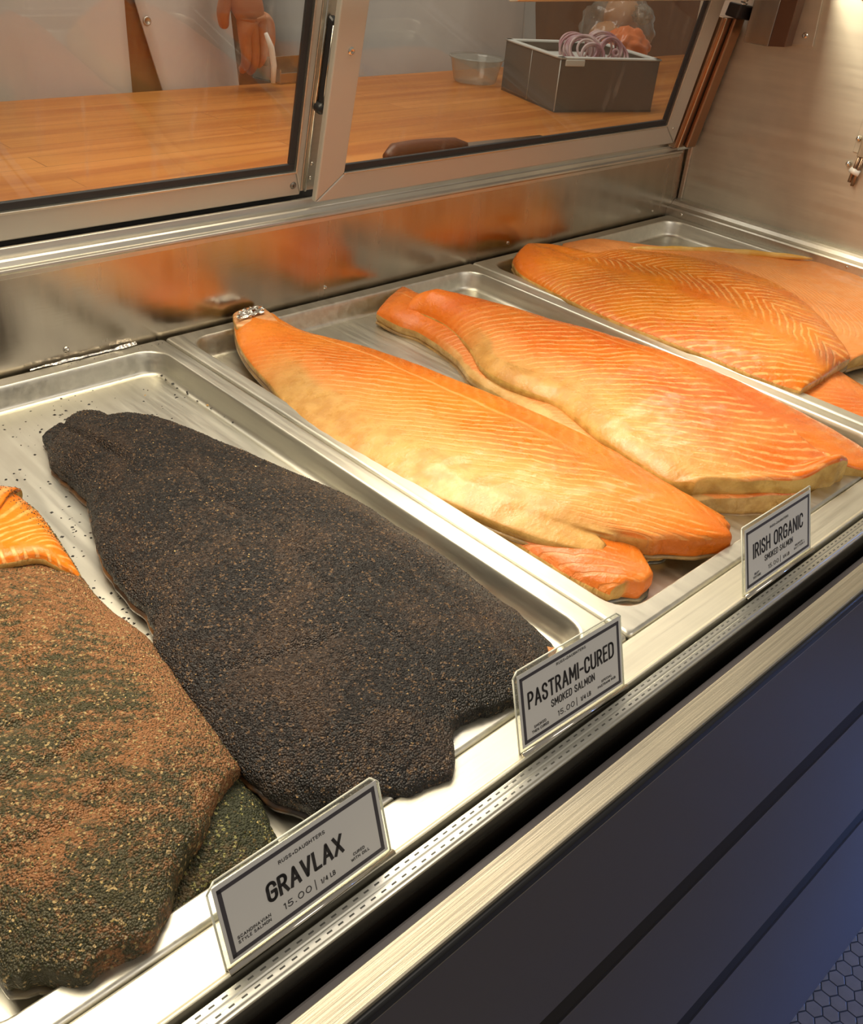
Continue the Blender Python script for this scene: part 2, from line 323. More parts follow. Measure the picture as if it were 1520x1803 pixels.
# stepped cove strip at the foot of the end wall
cv = [(.9145, -.004), (.9150, .0105), (.9170, .0125), (.9230, .0128), (.9270, .0145), (.9300, .0190), (.9340, .0215), (.9400, .0225), (.9460, .0225), (.9460, -.004)]
n = len(cv); ys = (-.60, .005)
P.append(bev(mesh('cove_strip', [(x, ys[0], z) for x, z in cv] + [(x, ys[1], z) for x, z in cv], [(i, (i + 1) % n, n + (i + 1) % n, n + i) for i in range(n)] + [tuple(range(n)), tuple(range(n, 2 * n))], M['alu']), .0005))
P.append(box('corner_bead', (.9395, -.003, .022), (.9455, .004, .108), M['alu'], bevel=.0012))
P.append(extr('deck_plate', [(-.5985, -.010), (-.5985, -.0005), (-.6000, .0006), (-.6235, .0010), (-.6252, .0024), (-.6266, .0022), (-.6268, -.010)], XL, XR, M['plate'], bevel=.0004))
P.append(extr('card_rail_groove', [(-.6268, -.012), (-.6268, -.006), (-.6300, -.006), (-.6300, -.012)], XL, XR, M['void']))
P.append(extr('perforated_rail', [(-.6298, -.012), (-.6298, .0000), (-.6306, .0012), (-.6346, .0012), (-.6350, .0006), (-.6356, .0006), (-.6360, .0012), (-.6398, .0012), (-.6404, .0002), (-.6416, .0002), (-.6420, -.0006), (-.6420, -.012)], XL, XR, steel('rail_aluminium', (.66, .65, .58), .28, .4, (4, 300, 200), .25), bevel=.0002))
vs = []; fs = []; x = -.75
while x < .6:
    for yy in (-.6326, -.6379):
        b0 = len(vs); vs += [(x, yy - .00042, .00132), (x + .0030, yy - .00042, .00132), (x + .0030, yy + .00042, .00132), (x, yy + .00042, .00132)]
        vs += [(a_, b_, .0010) for a_, b_, _ in vs[b0:b0 + 4]]; fs += [(b0, b0 + 1, b0 + 2, b0 + 3), (b0, b0 + 1, b0 + 5, b0 + 4), (b0 + 1, b0 + 2, b0 + 6, b0 + 5), (b0 + 2, b0 + 3, b0 + 7, b0 + 6), (b0 + 3, b0, b0 + 4, b0 + 7)]
    x += .0068
perf = mesh('rail_perforations', vs, fs, plain('perforation_dark', (.10, .10, .085), .6)); perf['kind'] = 'stuff'; P.append(perf)
P.append(extr('glass_channel', [(-.6420, -.012), (-.6420, -.045), (-.6480, -.046), (-.6500, -.030), (-.6540, -.028), (-.6560, -.046), (-.6602, -.046), (-.6602, -.06), (-.60, -.06), (-.60, -.012)], XL, XR, M['void'], bevel=.0008))
P.append(extr('bumper_ledge', [(-.6600, -.030), (-.6600, -.0004), (-.6606, .0004), (-.6752, .0002), (-.6762, -.0004), (-.6764, -.0030), (-.672, -.0030), (-.672, -.03)], XL, 1.3, M['bumper'], bevel=.0003))
P.append(extr('bumper_edge', [(-.6715, -.0030), (-.6772, -.0030), (-.6788, -.0050), (-.6788, -.0120), (-.6715, -.0140)], XL, 1.3, M['black'], bevel=.0008))
def pz(z): return -.672 - (-.055 - z) * .0487
for z1, z0 in ((-.012, -.199), (-.226, -.472), (-.507, -.998)):
    P.append(extr('front_panel', [(pz(z1), z1), (pz(z0), z0), (pz(z0) + .02, z0), (pz(z1) + .02, z1)], XL - 1, 2.5, M['front'], bevel=.002))
for z1, z0 in ((-.199, -.226), (-.472, -.507)):
    P.append(extr('panel_seam_strip', [(pz(z1) + .008, z1), (pz(z1) + .005, (z1 * 2 + z0) / 3), (pz(z0) - .001, (z1 + z0) / 2 - .002), (pz(z0) - .001, z0 + .004), (pz(z0) + .008, z0), (pz(z0) + .03, z0), (pz(z1) + .03, z1)], XL - 1, 2.5, M['void'], bevel=.001))
P.append(box('carcass', (XL, -.65, -1.0), (XR, .02, -.06), M['void']))
# canopy beam, then two unseen plates added to block lamp light
P.append(extr('canopy_beam', [(-.2000, .3335), (-.2100, .3350), (-.2120, .3370), (-.2120, .3500), (-.2090, .3500), (-.2070, .3400), (-.1990, .3380)], .25, XR, M['alu'], bevel=.002))
P.append(extr('tube_light_shield', [(-.1570, .3520), (-.1565, .3505), (-.150, .3435), (-.105, .345), (-.105, .347), (-.150, .3455), (-.1555, .352)], -.7, XR, M['alu']))  # added plate cutting the tube light, shapes the end wall's shade edge
P.append(extr('rear_light_shield', [(-.1050, .345), (-.03, .347), (-.03, .36), (-.032, .36), (-.034, .349), (-.105, .347)], .52, XR, M['alu']))  # added plate keeping the rear light off the end wall
# slanted jamb extrusion beside the right sash
J0 = Vector((.904, -.004, .104)); J1 = Vector((.904, -.0395, .290)); dj = (J1 - J0)
P.append(obox('door_jamb', J0 + Vector((-.012, .004, 0)), (.050, 0, 0), (0, .012, .002), dj, M['bronze'], bevel=.0015))
P.append(obox('jamb_highlight_strip', J0 + Vector((-.006, .0015, 0)), (.003, 0, 0), (0, .003, .0005), dj, M['chrome'], bevel=.0006))  # polished strip added as the bright highlight line on the jamb
P.append(obox('door_jamb_fin', J0 + Vector((.012, -.003, 0)), (.022, -.002, 0), (0, .006, .001), dj, M['bronze'], bevel=.002))
P.append(obox('door_jamb_clip', J1 + Vector((-.006, -.012, .001)), (.042, -.006, -.004), (0, .02, .002), (0, -.004, .018), M['black'], bevel=.002))
P.append(tube('door_spring', [J1 + Vector((.010 + .0045 * math.cos(a * .9), -.010 + .0045 * math.sin(a * .9), .012 + a * .0006)) for a in range(60)], .0011, M['chrome'], n=6))
# bracket on the end wall
P.append(obox('lamp_bracket', (.945, -.057, .262), (-.030, -.004, 0), (0, -.040, 0), (0, -.004, .09), steel('bracket_steel', (.42, .38, .33), .2, .3, (30, 30, 5), .03), bevel=.001))
P.append(obox('lamp_bracket_inner', (.9165, -.0975, .262), (.026, .003, 0), (.0, -.028, .003), (0, -.004, .09), plain('bracket_shade', (.16, .09, .06), .35, .6), bevel=.001))
P.append(obox('lamp_bracket_flange', (.9445, -.122, .267), (-.002, 0, 0), (0, -.031, .002), (0, .006, .09), M['endwall'], bevel=.0005))
P.append(screw((.9425, -.138, .281), (-1, 0, 0), .0042, M['chrome']))
# bolts through the plates
for px, py, r in ((117, 616, .0032), (573, 506, .0026), (895, 428, .0026), (1150, 372, .0022)):
    p = WY(px, py, .0045); P.append(screw(p + Vector((0, .0005, 0)), (0, -1, .02), r, M['chrome']))
for yy, zz in ((-.024, .006), (-.306, .006)):
    P.append(screw((.9148, yy, zz), (-1, 0, .03), .0026, M['chrome']))
# hinge plate, studs and cable clip on the end wall near the front
P.append(box('hinge_plate', (.9435, -.300, .150), (.9452, -.252, .24), M['endwall'], bevel=.0008))
P.append(box('hinge_arm', (.938, -.300, .146), (.9435, -.2615, .24), M['bumper'], bevel=.0015))
for yy, zz in ((-.2555, .1685), (-.2520, .134)):
    P.append(lathe('dome_stud', [(.0038, 0), (.0040, .0014), (.0034, .0032), (.0018, .0044), (0, .0048)], (.9440, yy, zz), (-1, 0, 0), M['chrome'], n=16))
P.append(tube('cable', [(.938, -.2665, .146), (.939, -.2635, .130), (.9395, -.2620, .112)], .0026, M['bronze'], n=10))
P.append(tube('cable', [(.9385, -.2715, .146), (.939, -.2690, .128), (.9395, -.2675, .108)], .0026, M['bronze'], n=10))
P.append(tube('cable_clip', [(.939, -.2595, .1285), (.9375, -.2655, .1270), (.939, -.2725, .1255)], .0042, M['knife'], n=12))
adopt(case, *P)
# peeling sealant on the seam behind the left pan
def strip_blob(name, pts, wd, mat, lab=None):
    vs = []; fs = []
    for i, (p, k) in enumerate(pts):
        for s_ in (-1, 0, 1):
            vs.append(p + Vector((0, s_ * wd * k, .0012 + (.0016 * k if s_ == 0 else 0) + random.uniform(-.0005, .0005))))
    for i in range(len(pts) - 1):
        for j in range(2): fs.append((i * 3 + j, i * 3 + j + 1, i * 3 + 4 + j, i * 3 + 3 + j))
    o = mesh(name, vs, fs, mat); s = o.modifiers.new('s', 'SOLIDIFY'); s.thickness = .0006; return o
pp = [(Vector((-.142 + i * .0085, -.0015 + random.uniform(-.001, .001), .0005)), 1.0 if 1 < i < 7 else (1.8 if i > 10 else .6)) for i in range(14)]
tag(strip_blob('foil_scrap', pp, .0016, M['foil']), 'torn sliver of silver foil stuck along the seam behind the left pan', 'foil')

# ================================================================ SLIDING GLASS DOORS
SL = .174      # lean towards the front per unit height
def sash(name, label, x0, x1, yb, zb, ht, rail, stile_l, stile_r, depth_=.016):
    t = thing(name, label, 'sliding door', ((x0 + x1) / 2, yb, zb)); up = Vector((0, -SL, 1)).normalized(); nrm = Vector((0, -1, -SL)).normalized()
    O = Vector((0, yb, zb)); D = depth_
    def bar(nm, quad, depth=depth_, mat=M['alu_face'], off=0.0, bv=.0016):
        vs = [Vector((x, 0, 0)) + O + up * h + nrm * off for x, h in quad]; vs += [v - nrm * depth for v in vs]
        return bev(mesh(nm, vs, [(0, 1, 2, 3), (4, 5, 6, 7), (0, 1, 5, 4), (1, 2, 6, 5), (2, 3, 7, 6), (3, 0, 4, 7)], mat), bv, 3)
    ps = [bar('bottom_rail', [(x0 + .0003, 0), (x1 - .0003, 0), (x1 - stile_r, rail), (x0 + stile_l, rail)]),
          bar('top_rail', [(x0, ht), (x1, ht), (x1 - stile_r, ht - rail), (x0 + stile_l, ht - rail)]),
          bar('stile', [(x0, .0004), (x0 + stile_l, rail + .0003), (x0 + stile_l, ht - rail), (x0, ht)]),
          bar('stile', [(x1, .0004), (x1 - stile_r, rail + .0003), (x1 - stile_r, ht - rail), (x1, ht)])]
    a, b, c, d = x0 + stile_l, x1 - stile_r, rail, ht - rail; gk = .0085
    ps.append(bar('glazing_lip', [(a - .001, c - .001), (b + .001, c - .001), (b + .001, c + .0012), (a - .001, c + .0012)], .007, M['alu'], .001, .0006))
    ps.append(bar('glazing_lip', [(b - .0012, c), (b + .001, c), (b + .001, d), (b - .0012, d)], .007, M['alu'], .001, .0006))
    ps.append(bar('gasket', [(a, c + .001), (b, c + .001), (b, c + gk), (a, c + gk)], .004, M['rubber'], -.003, .0008))
    ps.append(bar('gasket', [(b - gk, c + gk), (b, c + gk), (b, d), (b - gk, d)], .004, M['rubber'], -.003, .0008))
    ps.append(bar('glass_pane', [(a, c + .001), (b, c + .001), (b, d), (a, d)], .003, M['glass'], -.004, 0))
    for p in ps:
        if p.name.startswith('glass_pane'): p.modifiers.clear()
    adopt(t, *ps)
    def at(x, h, off=0.0): return Vector((x, 0, 0)) + O + up * h + nrm * off
    return t, at, nrm
tR, atR, nS = sash('sliding_glass_door', 'nearer right sliding glass door, round screw head high on its left stile', .1965, .889, .0005, .1125, .30, .029, .036, .036, .008)
adopt(tR, screw(atR(.217, .158), nS, .0042, M['chrome']), screw(atR(.872, .024), nS, .0022, M['chrome']), screw(atR(.2275, .240), nS, .0026, M['chrome']))
tL, atL, nS = sash('sliding_glass_door', 'left sliding glass door set behind, with a black pull handle on its right stile', -.75, .1925, .0225, .1165, .30, .026, .034, .009)
hp = bev(mesh('pull_handle', [atL(.2030 + dx, h, .002 + o_) for dx, h, o_ in ((-.0045, .098, 0), (.0045, .098, 0), (.0045, .186, 0), (-.0045, .186, 0), (-.003, .102, .007), (.003, .102, .007), (.003, .182, .007), (-.003, .182, .007))], [(0, 1, 2, 3), (4, 5, 6, 7), (0, 1, 5, 4), (1, 2, 6, 5), (2, 3, 7, 6), (3, 0, 4, 7)], M['black']), .002, 3)
hk = lathe('handle_end', [(.0062, 0), (.0064, .006), (.0048, .010), (0, .0115)], atL(.2012, .096, .001), nS, M['black'], n=18)
hr = tube('handle_rod', [atL(.2005, .100, .0095), atL(.2010, .178, .0095)], .0009, M['chrome'], n=8)
ch = bev(mesh('edge_channel', [atL(.1925 + dx, h, o_) for dx, h, o_ in ((0, .004, 0), (.024, .004, 0), (.024, .29, 0), (0, .29, 0), (0, .004, -.01), (.024, .004, -.01), (.024, .29, -.01), (0, .29, -.01))], [(0, 1, 2, 3), (4, 5, 6, 7), (0, 1, 5, 4), (1, 2, 6, 5), (2, 3, 7, 6), (3, 0, 4, 7)], M['alu']), .0006)
rb = tube('channel_rib', [atL(.1975, .004, .0010), atL(.1975, .29, .0010)], .0014, M['chrome'], n=8)
adopt(tL, hp, hk, hr, ch, rb, screw(atL(.181, .012), nS, .0040, plain('dull_screw', (.25, .24, .22), .4, 1)))
for h in (.018, .034): adopt(tL, lathe('rivet', [(.0022, 0), (.0018, .0012), (0, .0018)], atL(.2035, h, 0), nS, M['chrome'], n=12))

# ================================================================ SHEET PANS
def rrect(x0, y0, x1, y1, r, n=8):
    out = []
    for cx, cy, a0 in ((x1 - r, y1 - r, 0), (x0 + r, y1 - r, PI / 2), (x0 + r, y0 + r, PI), (x1 - r, y0 + r, 3 * PI / 2)):
        for k in range(n + 1):
            a = a0 + PI / 2 * k / n; out.append((cx + r * math.cos(a), cy + r * math.sin(a)))
    return out
def pan(label, x0, x1, y0=-.5978, y1=-.001, dz=0.0):
    t = thing('sheet_pan', label, 'tray', ((x0 + x1) / 2, (y0 + y1) / 2, -.0245), 'sheet pans side by side in the case')
    def grid(prof):
        vs = []; fs = []; n = 36
        for ins, z, r in prof: vs += [(x, y, z + dz) for x, y in rrect(x0 + ins, y0 + ins, x1 - ins, y1 - ins, r)]
        for i in range(len(prof) - 1):
            for j in range(n): fs.append((i * n + j, i * n + (j + 1) % n, (i + 1) * n + (j + 1) % n, (i + 1) * n + j))
        return vs, fs, n
    vs, fs, n = grid([(.0158, .0004, .024), (.0166, .0002, .024), (.0172, -.0004, .024), (.0176, -.0014, .024), (.0186, -.0050, .024), (.0206, -.0170, .022), (.0212, -.0190, .021), (.0222, -.0210, .020), (.0240, -.0222, .019), (.0252, -.0225, .018), (.0265, -.0225, .017), (.0275, -.0218, .016), (.0290, -.0217, .015), (.0292, -.0217, .015)])
    fs.append(tuple(range(len(vs) - n, len(vs)))); basin = mesh('basin', vs, fs, M['pan'], None, True)
    vs, fs, n = grid([(.0015, -.0075, .003), (.0004, -.0055, .004), (.0002, -.0030, .004), (.0008, -.0008, .004), (.0018, .0002, .004), (.0030, .0006, .005), (.0034, .0006, .006), (.0150, .0004, .023), (.0158, .0004, .024)])
    rim = mesh('rolled_rim', vs, fs, M['pan'], None, True); adopt(t, basin, rim); return t
pan('left sheet pan, under the dark spice-crusted and dill-covered fish', -.4575, -.0005)
pan('middle sheet pan, holding the two long stacks of orange fillets with tan bellies', .0005, .4565)
pan('right sheet pan in the corner by the steel end wall, under overlapping fillets', .4580, .9135)

# ================================================================ FISH
def pt(p):
    if p[0] == 'w': return Vector(p[1:4])
    return W(p[0], p[1], p[2])
def resample(pts, n):
    P_ = [pt(p) for p in pts]; Q = []
    for i in range(len(P_) - 1):
        a, b, c, d = P_[max(i - 1, 0)], P_[i], P_[i + 1], P_[min(i + 2, len(P_) - 1)]
        for k in range(12):
            t = k / 12; Q.append(.5 * ((2 * b) + (c - a) * t + (2 * a - 5 * b + 4 * c - d) * t * t + (3 * b - a - 3 * c + d) * t ** 3))
    Q.append(P_[-1]); L = [0]
    for i in range(1, len(Q)): L.append(L[-1] + (Q[i] - Q[i - 1]).length)
    out = []; j = 0
    for i in range(n):
        s = L[-1] * i / (n - 1)
        while j < len(L) - 2 and L[j + 1] < s: j += 1
        f = (s - L[j]) / max(L[j + 1] - L[j], 1e-9); out.append(Q[j].lerp(Q[j + 1], min(max(f, 0), 1)))
    return out, L[-1]
def lerpl(lst, u):
    if not lst: return 0.0
    if u <= lst[0][0]: return lst[0][1]
    for (a, x), (b, y) in zip(lst, lst[1:]):
        if u <= b:
            f = (u - a) / (b - a); f = f * f * (3 - 2 * f); return x + (y - x) * f
    return lst[-1][1]
def smooth(x, a, b): x = min(max((x - a) / (b - a), 0), 1); return x * x * (3 - 2 * x)
class Surf: pass
def fish_surface(L, R, n, m, thick, end=(), start=(), prof=2.6, pw=.55, und=.0012, seed=0, tail=.12, headmin=.55, tshape=None, jag=0.0, lift=None, gran=0.0):
    Lp, ll = resample(L, n); Rp, rl = resample(R, n); S = Surf(); S.n = n; S.m = m; S.len = (ll + rl) / 2; S.g = []; S.wd = []; S.base = []
    ax = ((Lp[-1] + Rp[-1]) - (Lp[0] + Rp[0])); ax.z = 0; ax.normalize(); S.ax = ax
    for i in range(n):
        t = i / (n - 1); row = []; brow = []; wdt = (Rp[i] - Lp[i]).length; S.wd.append(wdt)
        ac = (Rp[i] - Lp[i]); ac.z = 0; ac = ac.normalized() if ac.length > 1e-6 else Vector((1, 0, 0))
        for j in range(m):
            u = j / (m - 1); p = Lp[i].lerp(Rp[i], u)
            p = p + ax * (lerpl(end, u) * smooth(t, .62, 1) ** 1.5 - lerpl(start, u) * (1 - smooth(t, 0, .25)))
            if jag:
                q = noise.noise(Vector((p.x * 70 + seed, p.y * 70, 0))) * jag + noise.noise(Vector((p.x * 260, p.y * 260 + seed, 3))) * jag * .4
                if j in (0, m - 1): p = p + ac * q
                if i in (0, n - 1): p = p + ax * q
            brow.append(p.copy())
            eu = max(0, 1 - abs(2 * u - 1) ** prof) ** pw
            et = min(1, (tail * .35 + t) / tail) ** .6 if tail else 1
            eh = headmin + (1 - headmin) * min(1, ((1 - t) / .10)) ** .5
            z = thick * eu * et * eh * (tshape(u, t) if tshape else 1)
            z += und * noise.noise(Vector((p.x * 22 + seed, p.y * 22, seed))) * eu * 2 + und * .4 * noise.noise(Vector((p.x * 70, p.y * 70, seed)))
            if gran: z += gran * noise.noise(Vector((p.x * 380, p.y * 380, seed))) + gran * .7 * abs(noise.noise(Vector((p.x * 170, p.y * 170, seed + 4))))
            if lift: z += lift(u, t)
            row.append(p + Vector((0, 0, z)))
        S.g.append(row); S.base.append(brow)
    return S
def rim_idx(n, m): return [(0, j) for j in range(m)] + [(i, m - 1) for i in range(1, n)] + [(n - 1, j) for j in range(m - 2, -1, -1)] + [(i, 0) for i in range(n - 2, 0, -1)]
def add_uv(me, vuv, name):
    l = me.uv_layers.new(name=name); idx = [0] * len(me.loops); me.loops.foreach_get('vertex_index', idx); fl = []
    for k in idx: fl.extend(vuv[k])
    l.data.foreach_set('uv', fl)
def flesh_mesh(S, name, mat, wall=.008, inset=.0015):
    n, m = S.n, S.m; vs = []; fs = []; um = []; un = []; uw = []
    for i in range(n):
        for j in range(m):
            vs.append(S.g[i][j]); u = j / (m - 1); t = i / (n - 1); um.append((u * S.wd[i], t * S.len)); un.append((u, t)); uw.append((0, 0))
    for i in range(n - 1):
        for j in range(m - 1): fs.append((i * m + j, i * m + j + 1, (i + 1) * m + j + 1, (i + 1) * m + j))
    rim = rim_idx(n, m); cx = sum((S.base[i][m // 2] for i in range(n)), Vector()) / n; prev = [i * m + j for i, j in rim]
    for k, (o_, zz) in enumerate(((.0007, -.10), (.0010, -.55), (-inset, -1.0))):
        cur = []
        for (i, j) in rim:
            c = S.base[i][m // 2]; b = S.base[i][j]; d = (b - c); 
            if i in (0, n - 1): d = d * .5 + S.ax * (1 if i else -1) * .05
            d.z = 0; d = d.normalized() if d.length > 1e-6 else Vector()
            top = S.g[i][j]; z = top.z + (b.z - wall - top.z) * (-zz)
            cur.append(len(vs)); vs.append(Vector((top.x, top.y, z)) + d * o_); um.append(um[i * m + j]); un.append(un[i * m + j]); uw.append((1, 0))
        N = len(rim)
        for q in range(N): fs.append((prev[q], prev[(q + 1) % N], cur[(q + 1) % N], cur[q]))
        prev = cur
    b0 = len(vs)       # underside
    for i in range(n):
        for j in range(m):
            b = S.base[i][j]; vs.append(Vector((b.x, b.y, b.z - wall))); um.append(um[i * m + j]); un.append(un[i * m + j]); uw.append((1, 0))
    for i in range(1, n - 2):
        for j in range(1, m - 2): fs.append((b0 + i * m + j, b0 + (i + 1) * m + j, b0 + (i + 1) * m + j + 1, b0 + i * m + j + 1))
    o = mesh(name, vs, fs, mat, None, True); add_uv(o.data, um, 'm'); add_uv(o.data, un, 'n'); add_uv(o.data, uw, 'w'); return o
def skin_mesh(S, mat, wall, th=.0028, out=.0010, name='skin'):
    n, m = S.n, S.m; vs = []; fs = []; I = list(range(0, n, 3)) + ([n - 1] if (n - 1) % 3 else []); J = list(range(0, m, 4)) + ([m - 1] if (m - 1) % 4 else [])
    a, b = len(I), len(J)
    for dz in (0.0, -th):
        for i in I:
            for j in J:
                p = S.base[i][j]; c = S.base[i][m // 2]; d = p - c; d.z = 0; d = d.normalized() * out if d.length > 1e-6 and j in (0, m - 1) else Vector()
                if i in (0, n - 1): d += S.ax * out * (1 if i else -1)
                vs.append(Vector((p.x, p.y, p.z - wall + .0004 + dz)) + d)
    for k in (0, a * b):
        for i in range(a - 1):
            for j in range(b - 1): fs.append((k + i * b + j, k + i * b + j + 1, k + (i + 1) * b + j + 1, k + (i + 1) * b + j))
    rim = rim_idx(a, b); N = len(rim)
    for q in range(N):
        (i, j), (k, l) = rim[q], rim[(q + 1) % N]; fs.append((i * b + j, k * b + l, a * b + k * b + l, a * b + i * b + j))
    return mesh(name, vs, fs, mat, None, True)
OCT = [(1, 0, 0), (-1, 0, 0), (0, 1, 0), (0, -1, 0), (0, 0, 1), (0, 0, -1)]; OF = [(0, 2, 4), (2, 1, 4), (1, 3, 4), (3, 0, 4), (2, 0, 5), (1, 2, 5), (3, 1, 5), (0, 3, 5)]
def granules(name, mat, pts, s0, s1, flat=.5):
    vs = []; fs = []
    for p in pts:
        a = random.uniform(0, 6.28); s = random.uniform(s0, s1); e = random.uniform(.5, 1); ca, sa = math.cos(a), math.sin(a); b = len(vs); f = random.uniform(flat * .5, flat)
        for x, y, z in OCT:
            k = random.uniform(.75, 1.15); x *= s * k; y *= s * e * k; z *= s * f * k; vs.append((p[0] + x * ca - y * sa, p[1] + x * sa + y * ca, p[2] + z))
        fs += [(b + i, b + j, b + k) for i, j, k in OF]
    o = mesh(name, vs, fs, mat); o['kind'] = 'stuff'; return o
def spots(S, N, wf=None, edge=0.0):
    out = []
    while len(out) < N:
        t = random.random(); u = random.random()
        if wf and random.random() > wf(u, t): continue
        i = min(int(t * (S.n - 1)), S.n - 2); j = min(int(u * (S.m - 1)), S.m - 2); f = t * (S.n - 1) - i; g = u * (S.m - 1) - j
        out.append(S.g[i][j].lerp(S.g[i + 1][j], f).lerp(S.g[i][j + 1].lerp(S.g[i + 1][j + 1], f), g))
    return out
def fillet(name, label, S, mat, skin, wall, group=None, cat='fish'):
    c = S.base[S.n // 2][S.m // 2]; t = thing(name, label, cat, (c.x, c.y, c.z - wall - .003), group)
    fl = flesh_mesh(S, 'flesh', mat, wall); sk = skin_mesh(S, skin, wall); adopt(t, fl, sk); return t
DEEP, MID, PALE = (.70, .155, .007), (.79, .235, .020), (.92, .48, .15)
sk_dark = fskin('fish_skin_dark', (.06, .055, .045), (.20, .15, .08)); sk_tan = fskin('fish_skin_tan', (.42, .24, .07), (.25, .15, .06))

# middle pan, left stack: lower fillet then the long one on top
S = fish_surface([(560, 745, -.012), (640, 800, -.012), (700, 838, -.012), (800, 888, -.012), (900, 948, -.012), (1000, 1010, -.012), (1072, 1046, -.012)],
                 [(700, 700, -.012), (800, 745, -.012), (900, 795, -.012), (1000, 850, -.012), (1075, 905, -.012), (1120, 960, -.012), (1142, 1006, -.010)], 120, 50, .013, end=[(0, 0), (.25, .004), (.5, .012), (.75, .010), (1, 0)], seed=3, headmin=.8, jag=.0015)
fillet('salmon_fillet', 'lower orange fillet, wrinkled cut end and dark skin poking out under the foil-tailed one', S, salmon('flesh_lower_left', (.64, .15, .012), (.74, .23, .03), (.90, .44, .17), uc=.6, endc=(.70, .20, .04), belly=.0, freq=90, line=.35, rough=.2), sk_dark, .008)
S = fish_surface([(1010, 890, -.016), (1050, 925, -.016), (1100, 960, -.016), (1140, 985, -.017)], [(1130, 880, -.016), (1170, 905, -.016), (1190, 935, -.016), (1182, 962, -.017)], 40, 30, .006, end=[(0, 0), (.5, .006), (1, 0)], seed=5, tail=.0)
fillet('salmon_flap', 'small loose orange flap of flesh lying on the pan beneath the two left fillets', S, salmon('flesh_flap', (.62, .14, .02), (.74, .22, .05), (.9, .45, .2), uc=.5, belly=.0, freq=100, rough=.25), sk_dark, .004)
def t1(u, t): return 1 - .35 * (1 - smooth(t, 0, .35)) - .28 * smooth(.30 - u, 0, .25) * smooth(t, .2, .5) + .2 * math.exp(-((u - .12) / .07) ** 2) * smooth(t, .35, .5)
S = fish_surface([(413, 562, .006), (417, 595, .004), (437, 632, .001), (478, 678, 0), (510, 716, 0), (560, 757, 0), (640, 803, 0), (720, 848, 0), (800, 886, 0), (880, 920, 0), (960, 948, 0), (1015, 962, 0), (1052, 966, 0)],
                 [(482, 553, .006), (500, 566, .003), (545, 590, 0), (620, 607, 0), (700, 630, 0), (800, 668, 0), (900, 708, 0), (1000, 752, 0), (1080, 793, 0), (1150, 836, 0), (1220, 876, 0), (1276, 910, 0)],
                 240, 110, .017, end=[(0, .004), (.06, 0), (.1, -.012), (.16, -.004), (.32, .016), (.55, .030), (.72, .034), (.86, .018), (1, 0)], prof=2.2, pw=.82, tshape=t1, seed=1, headmin=.45)
F1 = fillet('salmon_fillet', 'long orange top fillet in the middle pan with a foil-capped tail', S,
            salmon('flesh_long_left', DEEP, MID, (.88, .40, .12), uc=.72, belly=.30, tan=(.62, .36, .11), freq=72, K=.75, Q=2.5, endc=(.74, .20, .02), line=.75, lat=1.3), sk_tan, .009)
# tail stump with foil residue
St = fish_surface([(411, 553, .010), (412, 562, .010), (418, 575, .0105)], [(462, 540, .010), (478, 553, .009), (490, 566, .009)], 14, 20, .003, tail=0, prof=4)
ts = flesh_mesh(St, 'tail_stump', salmon('flesh_stump', (.55, .2, .08), (.7, .35, .15), (.9, .6, .3), belly=0, lat=0, rough=.3), .007)
vs = []; fs = []
for i in range(8):
    for j in range(12):
        p = W(418 + j * 4.2 + random.uniform(-1.5, 1.5), 556 - j * 1.1 + (i - 4) * 2.2, .0152); vs.append(p + Vector((random.uniform(-.0008, .0008), 0, random.uniform(-.0008, .0014))))
for i in range(7):
    for j in range(11):
        if random.random() > .12: fs.append((i * 12 + j, i * 12 + j + 1, (i + 1) * 12 + j + 1, (i + 1) * 12 + j))
ff = mesh('foil_cap', vs, fs, M['foil']); so = ff.modifiers.new('s', 'SOLIDIFY'); so.thickness = .0004
adopt(F1, ts, ff)

# middle pan, right stack
S = fish_surface([(664, 552, -.006), (700, 572, -.009), (740, 586, -.010), (800, 628, -.011), (832, 665, -.011), (880, 695, -.012), (960, 750, -.012), (1050, 812, -.012), (1140, 862, -.012), (1225, 886, -.012)],
                 [(713, 505, -.004), (738, 522, -.006), (800, 545, -.01), (900, 575, -.01), (1050, 620, -.01), (1200, 665, -.01), (1320, 710, -.01), (1420, 770, -.01), (1480, 820, -.01), (1490, 845, -.01)],
                 180, 60, .012, end=[(0, 0), (.25, .016), (.5, .024), (.8, .012), (1, 0)], seed=11, tail=.05, headmin=.9, jag=.001)
F2b = fillet('salmon_fillet', 'lower fillet in the middle pan with a forked tail and thick tan front edge', S,
       salmon('flesh_lower_right', (.60, .12, .01), (.72, .19, .022), (.90, .42, .15), uc=.6, belly=.06, freq=85, K=.3, line=.5, rough=.22, wallc=(.62, .40, .15)), sk_tan, .010)
def l2(u, t): return .013 * smooth(t, .95, 1) * math.exp(-((u - .58) / .13) ** 2) + .005 * smooth(t, .96, 1) * smooth(.75 - u, 0, .1) + .003 * math.exp(-((u - .05) / .06) ** 2) * smooth(t, .3, .5)
S = fish_surface([(716, 545, .002), (745, 552, .002), (780, 568, .002), (808, 590, .002), (830, 614, .002), (848, 645, .001), (880, 668, 0), (930, 690, 0), (975, 708, 0), (1010, 732, 0), (1060, 772, 0), (1120, 812, 0), (1175, 845, 0), (1225, 862, 0)],
                 [(748, 524, .004), (790, 528, .002), (840, 537, 0), (900, 550, 0), (1000, 575, 0), (1100, 601, 0), (1200, 632, 0), (1300, 672, 0), (1400, 722, 0), (1475, 762, 0), (1530, 796, 0), (1580, 832, 0)],
                 240, 110, .019, end=[(0, -.002), (.2, .012), (.38, .020), (.55, .016), (.66, .008), (.70, -.006), (.8, .002), (1, 0)], prof=2.3, pw=.75, lift=l2, seed=2, tail=.06, headmin=.5)
